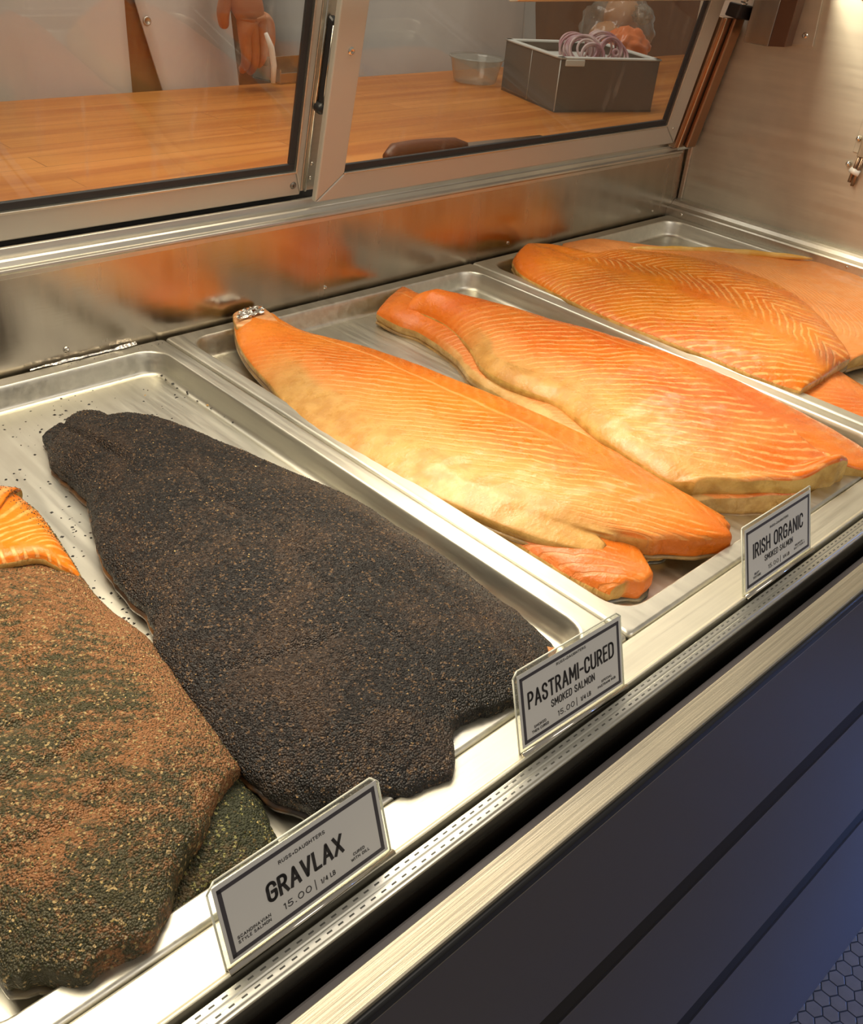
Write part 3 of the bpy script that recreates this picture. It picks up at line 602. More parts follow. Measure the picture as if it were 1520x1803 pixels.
fillet('salmon_fillet', 'deep orange top fillet in the middle pan with upturned tan belly flap', S,
       salmon('flesh_long_right', (.67, .125, .006), (.78, .205, .018), (.93, .46, .15), uc=.76, belly=.16, tan=(.62, .35, .10), freq=68, K=.30, Q=1.5, line=.7, lat=.7, rough=.2, wallc=(.68, .43, .12)), sk_tan, .009)

# right pan
S = fish_surface([(902, 485, -.012), (960, 515, -.012), (1050, 562, -.012), (1150, 606, -.012), (1300, 662, -.012), (1400, 710, -.012), (1520, 758, -.012), (1620, 806, -.012)],
                 [(985, 445, -.012), (1100, 470, -.012), (1200, 500, -.012), (1400, 600, -.012), (1475, 655, -.012), (1530, 688, -.012), (1640, 745, -.012), (1700, 780, -.012)], 130, 40, .012, seed=21, headmin=.8)
fillet('salmon_fillet', 'lower fillet in the right pan, an orange strip beneath the ribbed fillet', S, salmon('flesh_corner_low', (.68, .14, .01), (.76, .21, .02), (.92, .42, .15), uc=.5, belly=.0, freq=90, line=.35, rough=.24), sk_dark, .008)
S = fish_surface([(985, 455, -.006), (1080, 480, -.006), (1200, 520, -.006), (1300, 560, -.006), (1400, 600, -.006), (1494, 640, -.006)],
                 [(992, 432, -.004), (1060, 428, -.006), (1130, 436, -.007), (1220, 444, -.007), (1320, 452, -.007), (1425, 462, -.007), (1480, 476, -.007), (1560, 510, -.007), (1680, 570, -.007)], 150, 70, .013, end=[(0, 0), (.3, .008), (1, 0)], prof=3.4, seed=22, headmin=.9)
F3b = fillet('salmon_fillet', 'pale peach fillet nearest the steel end wall, half under the ribbed one', S, salmon('flesh_pale', (.80, .27, .06), (.86, .33, .09), (.94, .50, .22), uc=.12, belly=.0, freq=90, K=.6, line=.35, lat=0, rough=.38), sk_tan, .009)
# yellow belly strip along its far edge
pts = []; rr = []
for k in range(26):
    f = k / 25; px = 1108 + 322 * f; py = 438.5 + 17 * f ** 1.15 + (-3 * math.sin(f * PI)); pts.append(W(px, py, .004 + .003 * math.sin(f * 9))); rr.append(.0012 + .0045 * min(1, math.sin(PI * min(1, f * .97 + .03)) ** .5) * (1 + .15 * math.sin(f * 31)))
adopt(F3b, tube('belly_strip', pts, rr, fskin('belly_yellow', (.72, .38, .06), (.80, .50, .14), .3), n=12))
def t3(u, t): return 1 - .34 * math.exp(-((u - (.70 - .12 * t)) / .09) ** 2) * smooth(t, 0.02, .15) * (1 - smooth(t, .45, .8))
S = fish_surface([(903, 462, .004), (915, 480, .004), (950, 501, .004), (1010, 531, .004), (1080, 563, .004), (1160, 594, .004), (1240, 624, .004), (1320, 657, .004), (1375, 677, .004), (1410, 688, .004)],
                 [(925, 440, .004), (965, 438, .004), (1015, 443, .004), (1060, 452, .004), (1100, 444, .004), (1180, 449, .004), (1260, 464, .004), (1340, 490, .004), (1400, 521, .004), (1450, 565, .004), (1494, 622, .004)],
                 220, 110, .015, end=[(0, 0), (.3, .004), (.6, .006), (.85, .008), (1, 0)], prof=2.6, pw=.6, tshape=t3, seed=4, tail=.03, headmin=.3)
fillet('salmon_fillet', 'ribbed bright orange top fillet in the right pan with a purplish end patch', S,
       salmon('flesh_ribbed', (.70, .16, .004), (.78, .24, .010), (.95, .46, .13), uc=.66, uc2=.24, belly=.0, freq=70, K=.85, Q=1., line=.85, lat=0, rough=.24, stain=(.55, .97)), sk_tan, .009)

# left pan: spice-crusted side over a second one
pepper = crust('pepper_crust', (.013, .011, .011), (.050, .030, .020), (.16, .095, .05), .47, .66, 16., .42, (.90, .96), bs=1.0, spec=.55)
pep_bits = bits_mat('pepper_bits', [(0, (.010, .009, .009)), (.52, (.03, .02, .016)), (.76, (.09, .055, .032)), (.90, (.20, .11, .05)), (.975, (.42, .27, .12)), (.995, (.7, .5, .2))], .42)
Pb = fish_surface([(300, 1000, -.012), (350, 1180, -.012), (420, 1290, -.012), (500, 1380, -.012), (578, 1420, -.012)], [(420, 830, -.012), (600, 900, -.012), (760, 980, -.012), (880, 1055, -.012), (942, 1105, -.012), (978, 1142, -.012)], 100, 50, .012,
                  end=[(0, .0), (.25, .016), (.45, .004), (.7, .010), (.9, .006), (1, 0)], seed=31, headmin=.9, jag=.0015)
fpb = fillet('pastrami_salmon', 'lower spice-crusted side, showing reddish flesh at its rim under the black one', Pb, pepper, fskin('crusted_flesh', (.16, .05, .025), (.30, .10, .03)), .008)
# raw cut end of the lower side by the card
ce = []
for k, (px, py) in enumerate([(935, 1168), (946, 1160), (958, 1151), (968, 1145), (976, 1140)]):
    a = W(px, py, -.0015); b = W(px - 8, py + 26, -.019); ce += [a, b]
cut = mesh('cut_end', [v + Vector((.001, -.002, 0)) for v in ce] + [v + Vector((-.006, .008, 0)) for v in ce], [(2 * i, 2 * i + 2, 2 * i + 3, 2 * i + 1) for i in range(4)] + [(10 + 2 * i, 12 + 2 * i, 13 + 2 * i, 11 + 2 * i) for i in range(4)] + [(2 * i, 2 * i + 2, 12 + 2 * i, 10 + 2 * i) for i in range(4)] + [(2 * i + 1, 2 * i + 3, 13 + 2 * i, 11 + 2 * i) for i in range(4)] + [(0, 1, 11, 10), (8, 9, 19, 18)],
           (lambda m: m.set(Base_Color=m.mix(m.ss(m.noise(m.co('Object', (900, 900, 60)), 1, 3), .4, .6), (.42, .13, .03), (.70, .32, .10)), Roughness=.35, Normal=m.bump(m.noise(m.co('Object', (900, 900, 60)), 1, 3), .8, .001)))(NT('cut_flesh')))
cut['label'] = 'orange cut face of the fish'; adopt(fpb, cut)
def tP(u, t): return 1 - .25 * (1 - smooth(t, 0, .3)) - .30 * math.exp(-((u - (.34 - .2 * t)) / .035) ** 2) * (1 - smooth(t, .15, .35)) - .10 * math.exp(-((u - .82) / .03) ** 2) * smooth(t, .5, .8) - .07 * math.exp(-((u - .53 - .02 * math.sin(t * 23)) / .010) ** 2) * smooth(t, .25, .4) - .12 * math.exp(-((t - .80 - .12 * (u - .3)) / .010) ** 2) * smooth(.42 - abs(u - .25), .15, .3)
S = fish_surface([(79, 768, -.012), (92, 812, -.010), (112, 836, -.009), (146, 862, -.008), (160, 900, -.006), (167, 942, -.004), (188, 992, -.003), (226, 1036, -.002), (262, 1080, -.001), (276, 1130, 0), (302, 1182, 0), (352, 1252, 0), (402, 1322, 0), (430, 1360, -.001), (480, 1396, -.002), (556, 1424, -.004)],
                 [(180, 728, -.010), (212, 742, -.008), (255, 737, -.006), (330, 760, -.004), (420, 797, -.003), (520, 838, -.002), (620, 880, -.002), (700, 930, -.002), (800, 995, -.002), (880, 1060, -.002), (935, 1108, -.003), (968, 1146, -.004)],
                 300, 150, .022, end=[(0, 0), (.11, .017), (.24, .031), (.34, .034), (.49, .011), (.66, .020), (.76, .031), (.91, .008), (1, 0)], start=[(0, 0), (.3, .0), (.6, .004), (1, 0)], prof=2.5, pw=.6, tshape=tP, und=.0016, seed=8, tail=.25, headmin=.45, jag=.0028, gran=.00035)
fP = fillet('pastrami_salmon', 'large black pepper-and-spice crusted side of fish in the left pan', S, pepper, fskin('crust_skin', (.03, .02, .015), (.20, .09, .03)), .010)
adopt(fP, granules('spice_bits', pep_bits, spots(S, 15000), .00035, .0009, .9))
# gravlax: lower dill-covered side, big top side, folded orange tail end
dill = crust('dill_crust', (.030, .034, .013), (.10, .065, .025), (.30, .28, .10), .5, .75, 20., .55, (.90, .97))
dill_top = crust('dill_over_flesh', (.055, .048, .018), (.27, .115, .040), (.40, .28, .12), .34, .58, 13., .5, (.90, .96), stripes=(420, -.85, .05), grad=True)
dill_bits = bits_mat('dill_bits', [(0, (.022, .028, .010)), (.45, (.05, .055, .018)), (.72, (.12, .08, .03)), (.86, (.34, .26, .09)), (.985, (.75, .55, .22))], .5)
S = fish_surface([('w', -.33, -.40, -.012), (90, 1560, -.012), (150, 1600, -.012), (238, 1646, -.012)], [(280, 1180, -.012), (330, 1270, -.012), (400, 1350, -.012), (450, 1405, -.012), (488, 1478, -.012)], 90, 60, .012,
                 end=[(0, 0), (.2, .008), (.5, .004), (.8, .006), (1, 0)], seed=41, jag=.003, gran=.0006, headmin=.7)
fg = fillet('gravlax', 'lower dark green dill-coated side, its corner sticking out beside the price card', S, dill, sk_dark, .007)
adopt(fg, granules('dill_bits', dill_bits, spots(S, 2600), .0004, .0010, .8))
def tG(u, t): return 1 - .12 * math.exp(-((u - .55 + .3 * (t - .6)) / .05) ** 2) - .16 * math.exp(-((t - .70) / .012) ** 2) * smooth(.55 - u, 0, .1) - .16 * math.exp(-((t - .78) / .012) ** 2) * smooth(.6 - u, 0, .1) - .14 * math.exp(-((t - .86) / .010) ** 2) * smooth(.62 - u, 0, .1) + .04 * smooth(t, .4, 1)
S = fish_surface([('w', -.415, -.13, 0), ('w', -.425, -.25, 0), ('w', -.428, -.36, 0), ('w', -.425, -.45, 0), ('w', -.420, -.505, .001), (12, 1722, .002)],
                 [(40, 960, 0), (95, 985, 0), (140, 1014, 0), (168, 1048, 0), (205, 1084, 0), (252, 1118, 0), (300, 1180, 0), (350, 1252, 0), (395, 1312, 0), (422, 1352, -.001)], 260, 130, .022,
                 end=[(0, .002), (.04, .008), (.18, .031), (.38, .040), (.63, .021), (.9, .004), (1, 0)], prof=2.6, pw=.6, tshape=tG, und=.0018, seed=6, tail=.0, headmin=.4, jag=.0016, gran=.0003)
fG = fillet('gravlax', 'large dill-flecked brown and orange side at the left edge of the left pan', S, dill_top, sk_dark, .010)
adopt(fG, granules('dill_bits', dill_bits, spots(S, 7500, lambda u, t: .35 + .65 * (t > .55)), .00035, .0009, .8))
S = fish_surface([('w', -.46, -.262, .022), ('w', -.42, -.258, .024), (0, 992, .022), (40, 984, .022), (75, 984, .020), (108, 1000, .014), (136, 1016, .006)],
                 [('w', -.44, -.06, .010), ('w', -.38, -.075, .008), (0, 858, .006), (28, 872, .004), (68, 905, .002), (98, 945, .000), (122, 985, 0), (140, 1012, .002)], 110, 70, .009, prof=2.6, seed=51, tail=0, headmin=.2, jag=.0008)
fO = fillet('gravlax_tail', 'shiny bright orange fish tail lying across the dill-covered side', S,
            salmon('flesh_tail', (.78, .17, .005), (.86, .24, .012), (.95, .50, .16), uc=.15, belly=.0, freq=85, K=-.9, line=.8, lat=0, rough=.2), sk_dark, .007)
adopt(fO, granules('dill_bits', dill_bits, spots(S, 1500, lambda u, t: smooth(u, .62, .95)), .0003, .0010, .8))
# crumbs fallen on the left pan
cr = []
for k in range(240):
    cx, cy = random.choice([(120, 735), (200, 745), (260, 700), (60, 760), (240, 1110), (150, 960), (180, 1050), (40, 850), (150, 700), (310, 700), (200, 1090), (130, 925), (260, 1110), (460, 1420), (500, 1400)])
    px = cx + random.gauss(0, 26); py = cy + random.gauss(0, 16); cr.append(W(px, py, -.0218))
for k in range(26): f = random.random(); cr.append(W(268 + f * 250 + random.gauss(0, 3), 655 + f * 150, -.0212))
granules('spice_crumbs', bits_mat('crumb_mat', [(0, (.012, .010, .009)), (.8, (.05, .03, .02)), (.97, (.5, .3, .1))]), [(p.x, p.y, p.z) for p in cr], .0005, .0022, .6)
tag(bpy.data.objects['spice_crumbs'], 'dark spice crumbs scattered on the bare metal of the left pan', 'crumbs', kind='stuff')
cr = [(random.uniform(-.13, 0), random.uniform(-.014, -.001), .0012) for k in range(34)]
tag(granules('spice_crumbs', bpy.data.materials['crumb_mat'], cr, .0003, .0010, .6), 'fine dark crumbs along the rear rim of the left pan', 'crumbs', kind='stuff')

# ================================================================ PRICE CARDS
def arc(cx, cy, rx, ry, a0, a1, n=10): return [(cx + rx * math.cos(math.radians(a0 + (a1 - a0) * k / n)), cy + ry * math.sin(math.radians(a0 + (a1 - a0) * k / n))) for k in range(n + 1)]
W_ = .5
GL = {  # narrow poster capitals: glyph width and its strokes
 'A': (.54, [[(0, 0), (.27, 1), (.54, 0)], [(.09, .32), (.45, .32)]]), 'B': (.46, [[(0, 0), (0, 1), (.22, 1)] + arc(.22, .76, .2, .24, 90, -90)[1:] + [(0, .52)], [(.22, .52)] + arc(.24, .26, .22, .26, 90, -90) + [(0, 0)]]),
 'C': (.46, [arc(.23, .76, .23, .24, 0, 180) + arc(.23, .24, .23, .24, 180, 360)]), 'D': (.48, [[(0, 0), (0, 1), (.18, 1)] + arc(.2, .72, .28, .28, 90, 0) + arc(.2, .28, .28, .28, 0, -90) + [(0, 0)]]),
 'E': (.38, [[(.38, 1), (0, 1), (0, 0), (.38, 0)], [(0, .52), (.32, .52)]]), 'F': (.38, [[(.38, 1), (0, 1), (0, 0)], [(0, .52), (.3, .52)]]),
 'G': (.48, [arc(.24, .76, .24, .24, 0, 180) + arc(.24, .24, .24, .24, 180, 360) + [(.48, .48), (.26, .48)]]), 'H': (.48, [[(0, 0), (0, 1)], [(.48, 0), (.48, 1)], [(0, .5), (.48, .5)]]), 'I': (.0, [[(0, 0), (0, 1)]]),
 'K': (.48, [[(0, 0), (0, 1)], [(.46, 1), (0, .42)], [(.14, .60), (.48, 0)]]), 'L': (.36, [[(0, 1), (0, 0), (.36, 0)]]), 'M': (.64, [[(0, 0), (.02, 1), (.32, .28), (.62, 1), (.64, 0)]]), 'N': (.50, [[(0, 0), (0, 1), (.50, 0), (.50, 1)]]),
 'O': (.48, [arc(.24, .74, .24, .26, 0, 180) + arc(.24, .26, .24, .26, 180, 360) + [(.48, .74)]]), 'P': (.44, [[(0, 0), (0, 1), (.2, 1)] + arc(.2, .73, .24, .27, 90, -90)[1:] + [(0, .46)]]), 'R': (.46, [[(0, 0), (0, 1), (.2, 1)] + arc(.2, .74, .23, .26, 90, -90)[1:] + [(0, .48)], [(.22, .48), (.46, 0)]]),
 'S': (.44, [arc(.22, .76, .21, .24, 10, 180) + [(.04, .62), (.38, .42)] + arc(.22, .24, .22, .24, 0, -190)]), 'T': (.48, [[(0, 1), (.48, 1)], [(.24, 1), (.24, 0)]]), 'U': (.48, [[(0, 1)] + arc(.24, .24, .24, .24, 180, 360) + [(.48, 1)]]), 'V': (.52, [[(0, 1), (.26, 0), (.52, 1)]]),
 'W': (.74, [[(0, 1), (.18, 0), (.37, .8), (.56, 0), (.74, 1)]]), 'X': (.50, [[(0, 0), (.5, 1)], [(0, 1), (.5, 0)]]), 'Y': (.50, [[(0, 1), (.25, .48), (.5, 1)], [(.25, .48), (.25, 0)]]), '&': (.34, [[(.02, .32), (.34, .32)], [(.18, .12), (.18, .52)]]),
 '0': (.52, [arc(.26, .5, .26, .5, 0, 360, 20)]), '1': (.14, [[(0, .86), (.14, .98), (.14, 0)]]), '4': (.5, [[(.38, 0), (.38, 1), (0, .28), (.5, .28)]]), '5': (.44, [[(.42, 1), (.06, 1), (.03, .56)] + arc(.2, .3, .24, .30, 110, -160, 12)]),
 '.': (.06, [[(0, .0), (.06, .0)]]), '|': (0, [[(0, -.1), (0, 1.1)]]), '/': (.34, [[(0, -.05), (.34, 1.05)]]), '-': (.30, [[(0, .46), (.30, .46)]]), ' ': (.18, [])}
def lettering(txt, o, ex, ey, nrm, x0, x1, y0, y1, weight=.0, mat=None, name='lettering'):
    """strokes fitted to a box of the card; weight is the stroke width as a share of the letter height"""
    lines = []; x = 0; gap_ = .27
    for c in txt:
        w_, st = GL[c]; lines += [[(x + a, b) for a, b in p] for p in st]; x += w_ + gap_
    tw = max(x - gap_, 1e-6); H_ = (y1 - y0) * ey.length; sw = H_ * weight / 2; exn, eyn = ex.normalized(), ey.normalized(); L_ = (x1 - x0) * ex.length; vs = []; fs = []
    def quad(pp):
        b = len(vs); k = len(pp)
        for z in (.00003, .00013): vs.extend([o + exn * q[0] + eyn * q[1] + nrm * z for q in pp])
        fs.append(tuple(range(b + k, b + 2 * k))); fs.extend([(b + q, b + (q + 1) % k, b + k + (q + 1) % k, b + k + q) for q in range(k)])
    for ln in lines:
        P2 = [(x0 * ex.length + sw + a / tw * (L_ - 2 * sw) if x > .4 else x0 * ex.length + L_ / 2, y0 * ey.length + sw + b * (H_ - 2 * sw)) for a, b in ln]
        for k in range(len(P2) - 1):
            (a, b), (c, d) = P2[k], P2[k + 1]; l = math.hypot(c - a, d - b) or 1e-9; ux, uy = (c - a) / l * sw, (d - b) / l * sw
            e0 = .0 if k else .9; e1 = .0 if k < len(P2) - 2 else .9
            quad([(a - uy - ux * e0, b + ux - uy * e0), (c - uy + ux * e1, d + ux + uy * e1), (c + uy + ux * e1, d - ux + uy * e1), (a + uy - ux * e0, b - ux - uy * e0)])
            if k: quad([(a + math.cos(q * PI / 4) * sw, b + math.sin(q * PI / 4) * sw) for q in range(8)])
    me = bpy.data.meshes.new(name); me.from_pydata([tuple(v) for v in vs], [], fs); me.update(); return link(name, me, mat or M['ink'])
def price_card(label, x0, y0, yaw, lean, w_, h_, texts, corner=0.004):
    t = thing('price_card', label, 'sign', (x0, y0, .002), 'price cards in clear holders on the front rail')
    ex = Vector((math.cos(yaw), math.sin(yaw), 0)); ey = Vector((-math.sin(yaw) * math.sin(lean), math.cos(yaw) * math.sin(lean), math.cos(lean))); nr = ex.cross(ey)
    o = Vector((x0, y0, .0025))
    def poly(nm, quad, z0, z1, mat, bv=0):
        k = len(quad); vs = [o + ex * a * w_ + ey * b * h_ + nr * z for z in (z0, z1) for a, b in quad]
        ob = mesh(nm, vs, [tuple(range(k)), tuple(range(k, 2 * k))] + [(i, (i + 1) % k, k + (i + 1) % k, k + i) for i in range(k)], mat)
        return bev(ob, bv) if bv else ob
    c = corner / w_; d = corner / h_
    P = [poly('clear_holder', [(0, -.02), (1.005, -.02), (1.0, 1 - d), (1 - c, 1), (c, 1), (0, 1 - d)], -.0022, -.0008, M['acrylic'])]
    P.append(poly('card', [(.022, .035), (.982, .035), (.982, .955), (.022, .955)], -.0006, -.0002, M['paper']))
    q = [(.040, .07), (.964, .07), (.964, .905), (.040, .905)]; bw = .022; bh = bw * w_ / h_
    for a, b, c_, d_ in ((q[0][0], q[0][1], q[1][0], q[1][1] + bh), (q[0][0], q[2][1] - bh, q[1][0], q[2][1]), (q[0][0], q[0][1], q[0][0] + bw, q[2][1]), (q[1][0] - bw, q[0][1], q[1][0], q[2][1])):
        P.append(poly('border_line', [(a, b), (c_, b), (c_, d_), (a, d_)], -.0002, -.00012 + .00004 * (a == q[0][0]), M['border']))
    # bright polished edges of the holder, and the foot that bends into the rail
    for (a, b), (c_, d_) in (((0, -.02), (0, 1 - d)), ((0, 1 - d), (c, 1)), ((c, 1), (1 - c, 1)), ((1 - c, 1), (1, 1 - d)), ((1, 1 - d), (1.005, -.02))):
        P.append(tube('holder_edge', [o + ex * a * w_ + ey * b * h_ - nr * .0014, o + ex * c_ * w_ + ey * d_ * h_ - nr * .0014], .00055, M['acrylic_edge'], n=6))
    P.append(tube('holder_foot', [o + ex * (-.0) * w_ - ey * .0010 + nr * .0010, o + ex * 1.005 * w_ - ey * .0010 + nr * .0010], .0019, M['chrome'], n=12))
    for txt, a, b, c_, d_, wt in texts: P.append(lettering(txt, o + nr * -.0001, ex * w_, ey * h_, nr, a, b, c_, d_, wt))
    adopt(t, *P); return t
price_card('grey price card reading GRAVLAX, nearest of the three cards', -.3398, -.6238, .0068, .3046, .099, .046,
           [('RUSS&DAUGHTERS', .363, .636, .742, .786, 0.14), ('GRAVLAX', .270, .725, .385, .625, 0.155), ('15.00', .341, .505, .200, .280, 0.11), ('|', .527, .533, .178, .290, 0.07), ('1/4 LB', .562, .651, .195, .255, 0.13),
            ('SCANDINAVIAN', .084, .268, .245, .283, 0.14), ('STYLE SALMON', .084, .265, .190, .228, 0.14), ('CURED', .770, .843, .255, .292, 0.14), ('WITH DILL', .752, .870, .196, .233, 0.14)], .0045)
price_card('grey price card reading PASTRAMI-CURED, between the other two cards', -.1396, -.6222, -.0382, .2904, .0951, .052,
           [('RUSS&DAUGHTERS', .362, .636, .808, .842, 0.14), ('PASTRAMI-CURED', .094, .905, .475, .690, 0.125), ('SMOKED SALMON', .292, .705, .325, .424, 0.125), ('15.00', .344, .500, .163, .235, 0.11), ('|', .520, .526, .150, .245, 0.07), ('1/4 LB', .562, .660, .165, .225, 0.13),
            ('SMOKED', .130, .236, .205, .240, 0.14), ('THEN CURED', .108, .258, .150, .185, 0.14), ('SPECIAL', .768, .872, .236, .268, 0.14), ('PASTRAMI RUB', .730, .908, .180, .212, 0.14)], .0035)
price_card('grey price card reading IRISH ORGANIC, farthest of the three cards', .1022, -.625, -.0101, .3094, .0991, .0528,
           [('RUSS&DAUGHTERS', .371, .639, .758, .792, 0.14), ('IRISH ORGANIC', .128, .866, .455, .682, 0.125), ('SMOKED SALMON', .290, .707, .312, .405, 0.125), ('15.00', .340, .492, .160, .224, 0.11), ('|', .515, .521, .150, .236, 0.07), ('1/4 LB', .560, .654, .160, .212, 0.13),
            ('SILKY', .142, .208, .205, .238, 0.14), ('TEXTURE', .122, .232, .155, .188, 0.14), ('DELICATE &', .742, .882, .222, .252, 0.14), ('BUTTERY', .728, .895, .176, .206, 0.14)], .001)

# ================================================================ BEHIND THE GLASS
cnt = thing('wooden_counter', 'honey-coloured butcher block worktop behind the sliding glass doors', 'counter', (.5, .3, .06))
adopt(cnt, box('worktop', (-1.2, .055, .075), (2.4, .555, .12), M['wood'], bevel=.002), box('cabinet_base', (-1.2, .09, -.80), (2.4, .53, .075), plain('cabinet_dark', (.05, .035, .025), .6)))
# dark plastic box with pale insert and onion rings
bx = thing('food_box', 'dark grey plastic box with a pale insert tray, on the worktop at right', 'container', (.95, .25, .12))
A = Vector((.8454, .2068, .1202)); B = Vector((.9055, .3796, .1202)); ey = (B - A); exd = Vector((ey.y, -ey.x, 0)).normalized(); H = Vector((0, 0, .079)); LX = exd * .192
P = []
def wallq(nm, a, b, th, mat, hz=H, inn=None):
    d = (b - a).normalized(); nn = Vector((-d.y, d.x, 0)) * th; return obox(nm, a, b - a, nn, hz, mat, bevel=.0012)
P += [wallq('side', A, B, -.003, M['boxgrey']), wallq('side', A, A + LX, .003, M['boxgrey']), wallq('side', A + LX, B + LX, .003, M['boxgrey']), wallq('side', B, B + LX, -.003, M['boxgrey'])]
P.append(obox('bottom', A, LX, ey, (0, 0, .003), M['boxgrey']))
for f in (0, .5): P.append(tube('corner_seam', [A.lerp(B, f) + Vector((-.0008, -.0006, .002)), A.lerp(B, f) + Vector((-.0008, -.0006, .078))], .0009 if f == 0 else .0005, M['boxrim'], n=6))
yn = ey.normalized(); o1 = A - exd * .002 - yn * .002 + H
for a, ax_, b in ((o1, LX + exd * .004, yn * .012), (o1, ey + yn * .004, exd * .012), (o1 + LX - exd * .008, ey + yn * .004, exd * .012), (o1 + ey - yn * .008, LX + exd * .004, yn * .012)):
    P.append(obox('insert_rim', a, ax_, b, (0, 0, .003), M['boxrim'], bevel=.001))
P.append(obox('insert_floor', A + exd * .004 + yn * .004 + Vector((0, 0, .062)), LX - exd * .008, ey - yn * .008, (0, 0, .003), M['boxrim']))
P.append(obox('insert_tab', o1 + exd * .010 - yn * .0012, exd * .036, yn * .003, (0, 0, -.010), M['boxrim'], bevel=.0015))
adopt(bx, *P)
def ring(c, r, rt, ax, label):
    c = Vector(c); u, v = frame3(ax); k = 36; pts = [c + (u * math.cos(2 * PI * i / k) * r + v * math.sin(2 * PI * i / k) * r * .93) for i in range(k)]
    vs = []; fs = []; nn = 8; axn = Vector(ax).normalized()
    for i, p in enumerate(pts):
        d = (p - c).normalized()
        for j in range(nn):
            a = 2 * PI * j / nn; vs.append(p + d * math.cos(a) * rt + axn * math.sin(a) * rt * .8)
    for i in range(k):
        for j in range(nn): fs.append((i * nn + j, i * nn + (j + 1) % nn, ((i + 1) % k) * nn + (j + 1) % nn, ((i + 1) % k) * nn + j))
    o = mesh('onion_ring', vs, fs, M['onion'], None, True); return tag(o, label, 'onion', 'sliced red onion rings heaped in the box')
base = A + H + exd * .078 + yn * .030
k_ = 0
for heap, cnt_, ax0 in ((Vector((0, 0, .004)), 12, (-.55, -.75, .40)), (exd * .045 + Vector((0, 0, .006)), 13, (-.35, -.85, .35))):
    for i in range(cnt_):
        q = i / cnt_; ax1 = Vector(ax0) + Vector((random.uniform(-.12, .12), random.uniform(-.1, .1), random.uniform(-.1, .25)))
        c = base + heap + yn * (.055 * (1 - q)) + exd * random.uniform(-.006, .008) + Vector((0, 0, random.uniform(-.004, .006)))
        ring(c, .029 - .012 * q * (i % 3 == 0) - random.uniform(0, .005) - (.008 if i > cnt_ - 3 else 0), .0021, ax1, 'thin red onion ring in the heap overflowing the dark grey box')
# clear round tub
c = W(846, 152, .1205)
tb = thing('plastic_tub', 'round clear plastic deli tub on the worktop, left of the dark box', 'container', (c.x + .02, c.y + .03, .1205)); c = Vector((c.x + .018, c.y + .032, .1205))
adopt(tb, lathe('tub_body', [(0, .001), (.036, .001), (.038, .003), (.047, .040), (.049, .041), (.0475, .0395), (.0465, .038), (.0375, .004), (.0355, .0022), (0, .0022)], c, (0, 0, 1), M['tub'], n=40),
      lathe('tub_rim', [(.047, .040), (.0495, .0405), (.0500, .042), (.0490, .0432), (.0470, .0428)], c, (0, 0, 1), M['tub'], n=40))
# knife handle near the glass
hpts = [W(682, 276, .130), W(694, 266, .131), W(730, 261, .131), W(770, 257, .131), W(800, 254, .131), W(822, 256, .129)]
kn = thing('knife', 'dark brown wooden knife handle lying on the worktop close to the glass', 'knife', (hpts[2].x, hpts[2].y, .1205))
adopt(kn, tube('handle', hpts, [.006, .0095, .0105, .0100, .0085, .004], M['leather'], n=16), obox('blade', hpts[5] + Vector((-.004, -.008, -.003)), (.16, -.012, 0), (.002, .028, 0), (0, 0, .0012), M['chrome'], bevel=.0004))
# plastic bag of rolls behind the box
bg = thing('plastic_bag', 'knotted clear plastic bag of tan bread rolls behind the dark box', 'bag', (1.05, .50, .12))
def blob(name, c, r, mat, amp=.12, fr=2.0, seed=0, n=22, sq=(1, 1, 1)):
    vs = []; fs = []; k = n * 2
    for i in range(n + 1):
        th = PI * i / n
        for j in range(k):
            ph = 2 * PI * j / k; d = Vector((math.sin(th) * math.cos(ph), math.sin(th) * math.sin(ph), math.cos(th))); q = 1 + amp * noise.noise(d * fr + Vector((seed, 0, 0))) + amp * .4 * noise.noise(d * fr * 3.3 + Vector((0, seed, 0)))
            vs.append(Vector(c) + Vector((d.x * sq[0], d.y * sq[1], d.z * sq[2])) * r * q)
    for i in range(n):
        for j in range(k): fs.append((i * k + j, i * k + (j + 1) % k, (i + 1) * k + (j + 1) % k, (i + 1) * k + j))
    return mesh(name, vs, fs, mat, None, True)
bread = (lambda m: m.set(Base_Color=m.mix(m.noise(m.co('Object', (30, 30, 30)), 1, 3), (.36, .13, .035), (.55, .26, .09)), Roughness=.55))(NT('bread_crust'))
bc = Vector((1.33, .46, .196))
adopt(bg, blob('bag_film', bc, .074, M['bag'], .16, 2.6, 3, 40, (1.15, .9, .92)), blob('bag_knot', bc + Vector((-.01, -.06, .035)), .017, M['bag'], .5, 3, 8))
for k, (dx, dy, dz) in enumerate(((-.035, 0, -.02), (.035, .01, -.02), (0, -.005, .026))):
    tag(blob('bread_roll', bc + Vector((dx, dy, dz)), .036, bread, .06, 2, k), ['golden bread roll at the left inside the clear bag', 'golden bread roll at the right inside the clear bag', 'golden bread roll on top inside the clear bag'][k], 'bread', 'bread rolls in the clear bag')
tag(blob('fish_chunk', (1.165, .315, .190), .040, NT('fish_lump_flesh').set(Base_Color=(.60, .16, .05), Roughness=.3), .25, 2.4, 9, 26, (1.2, .9, .8)), 'orange lump of fish behind the onion rings at the box end', 'fish')
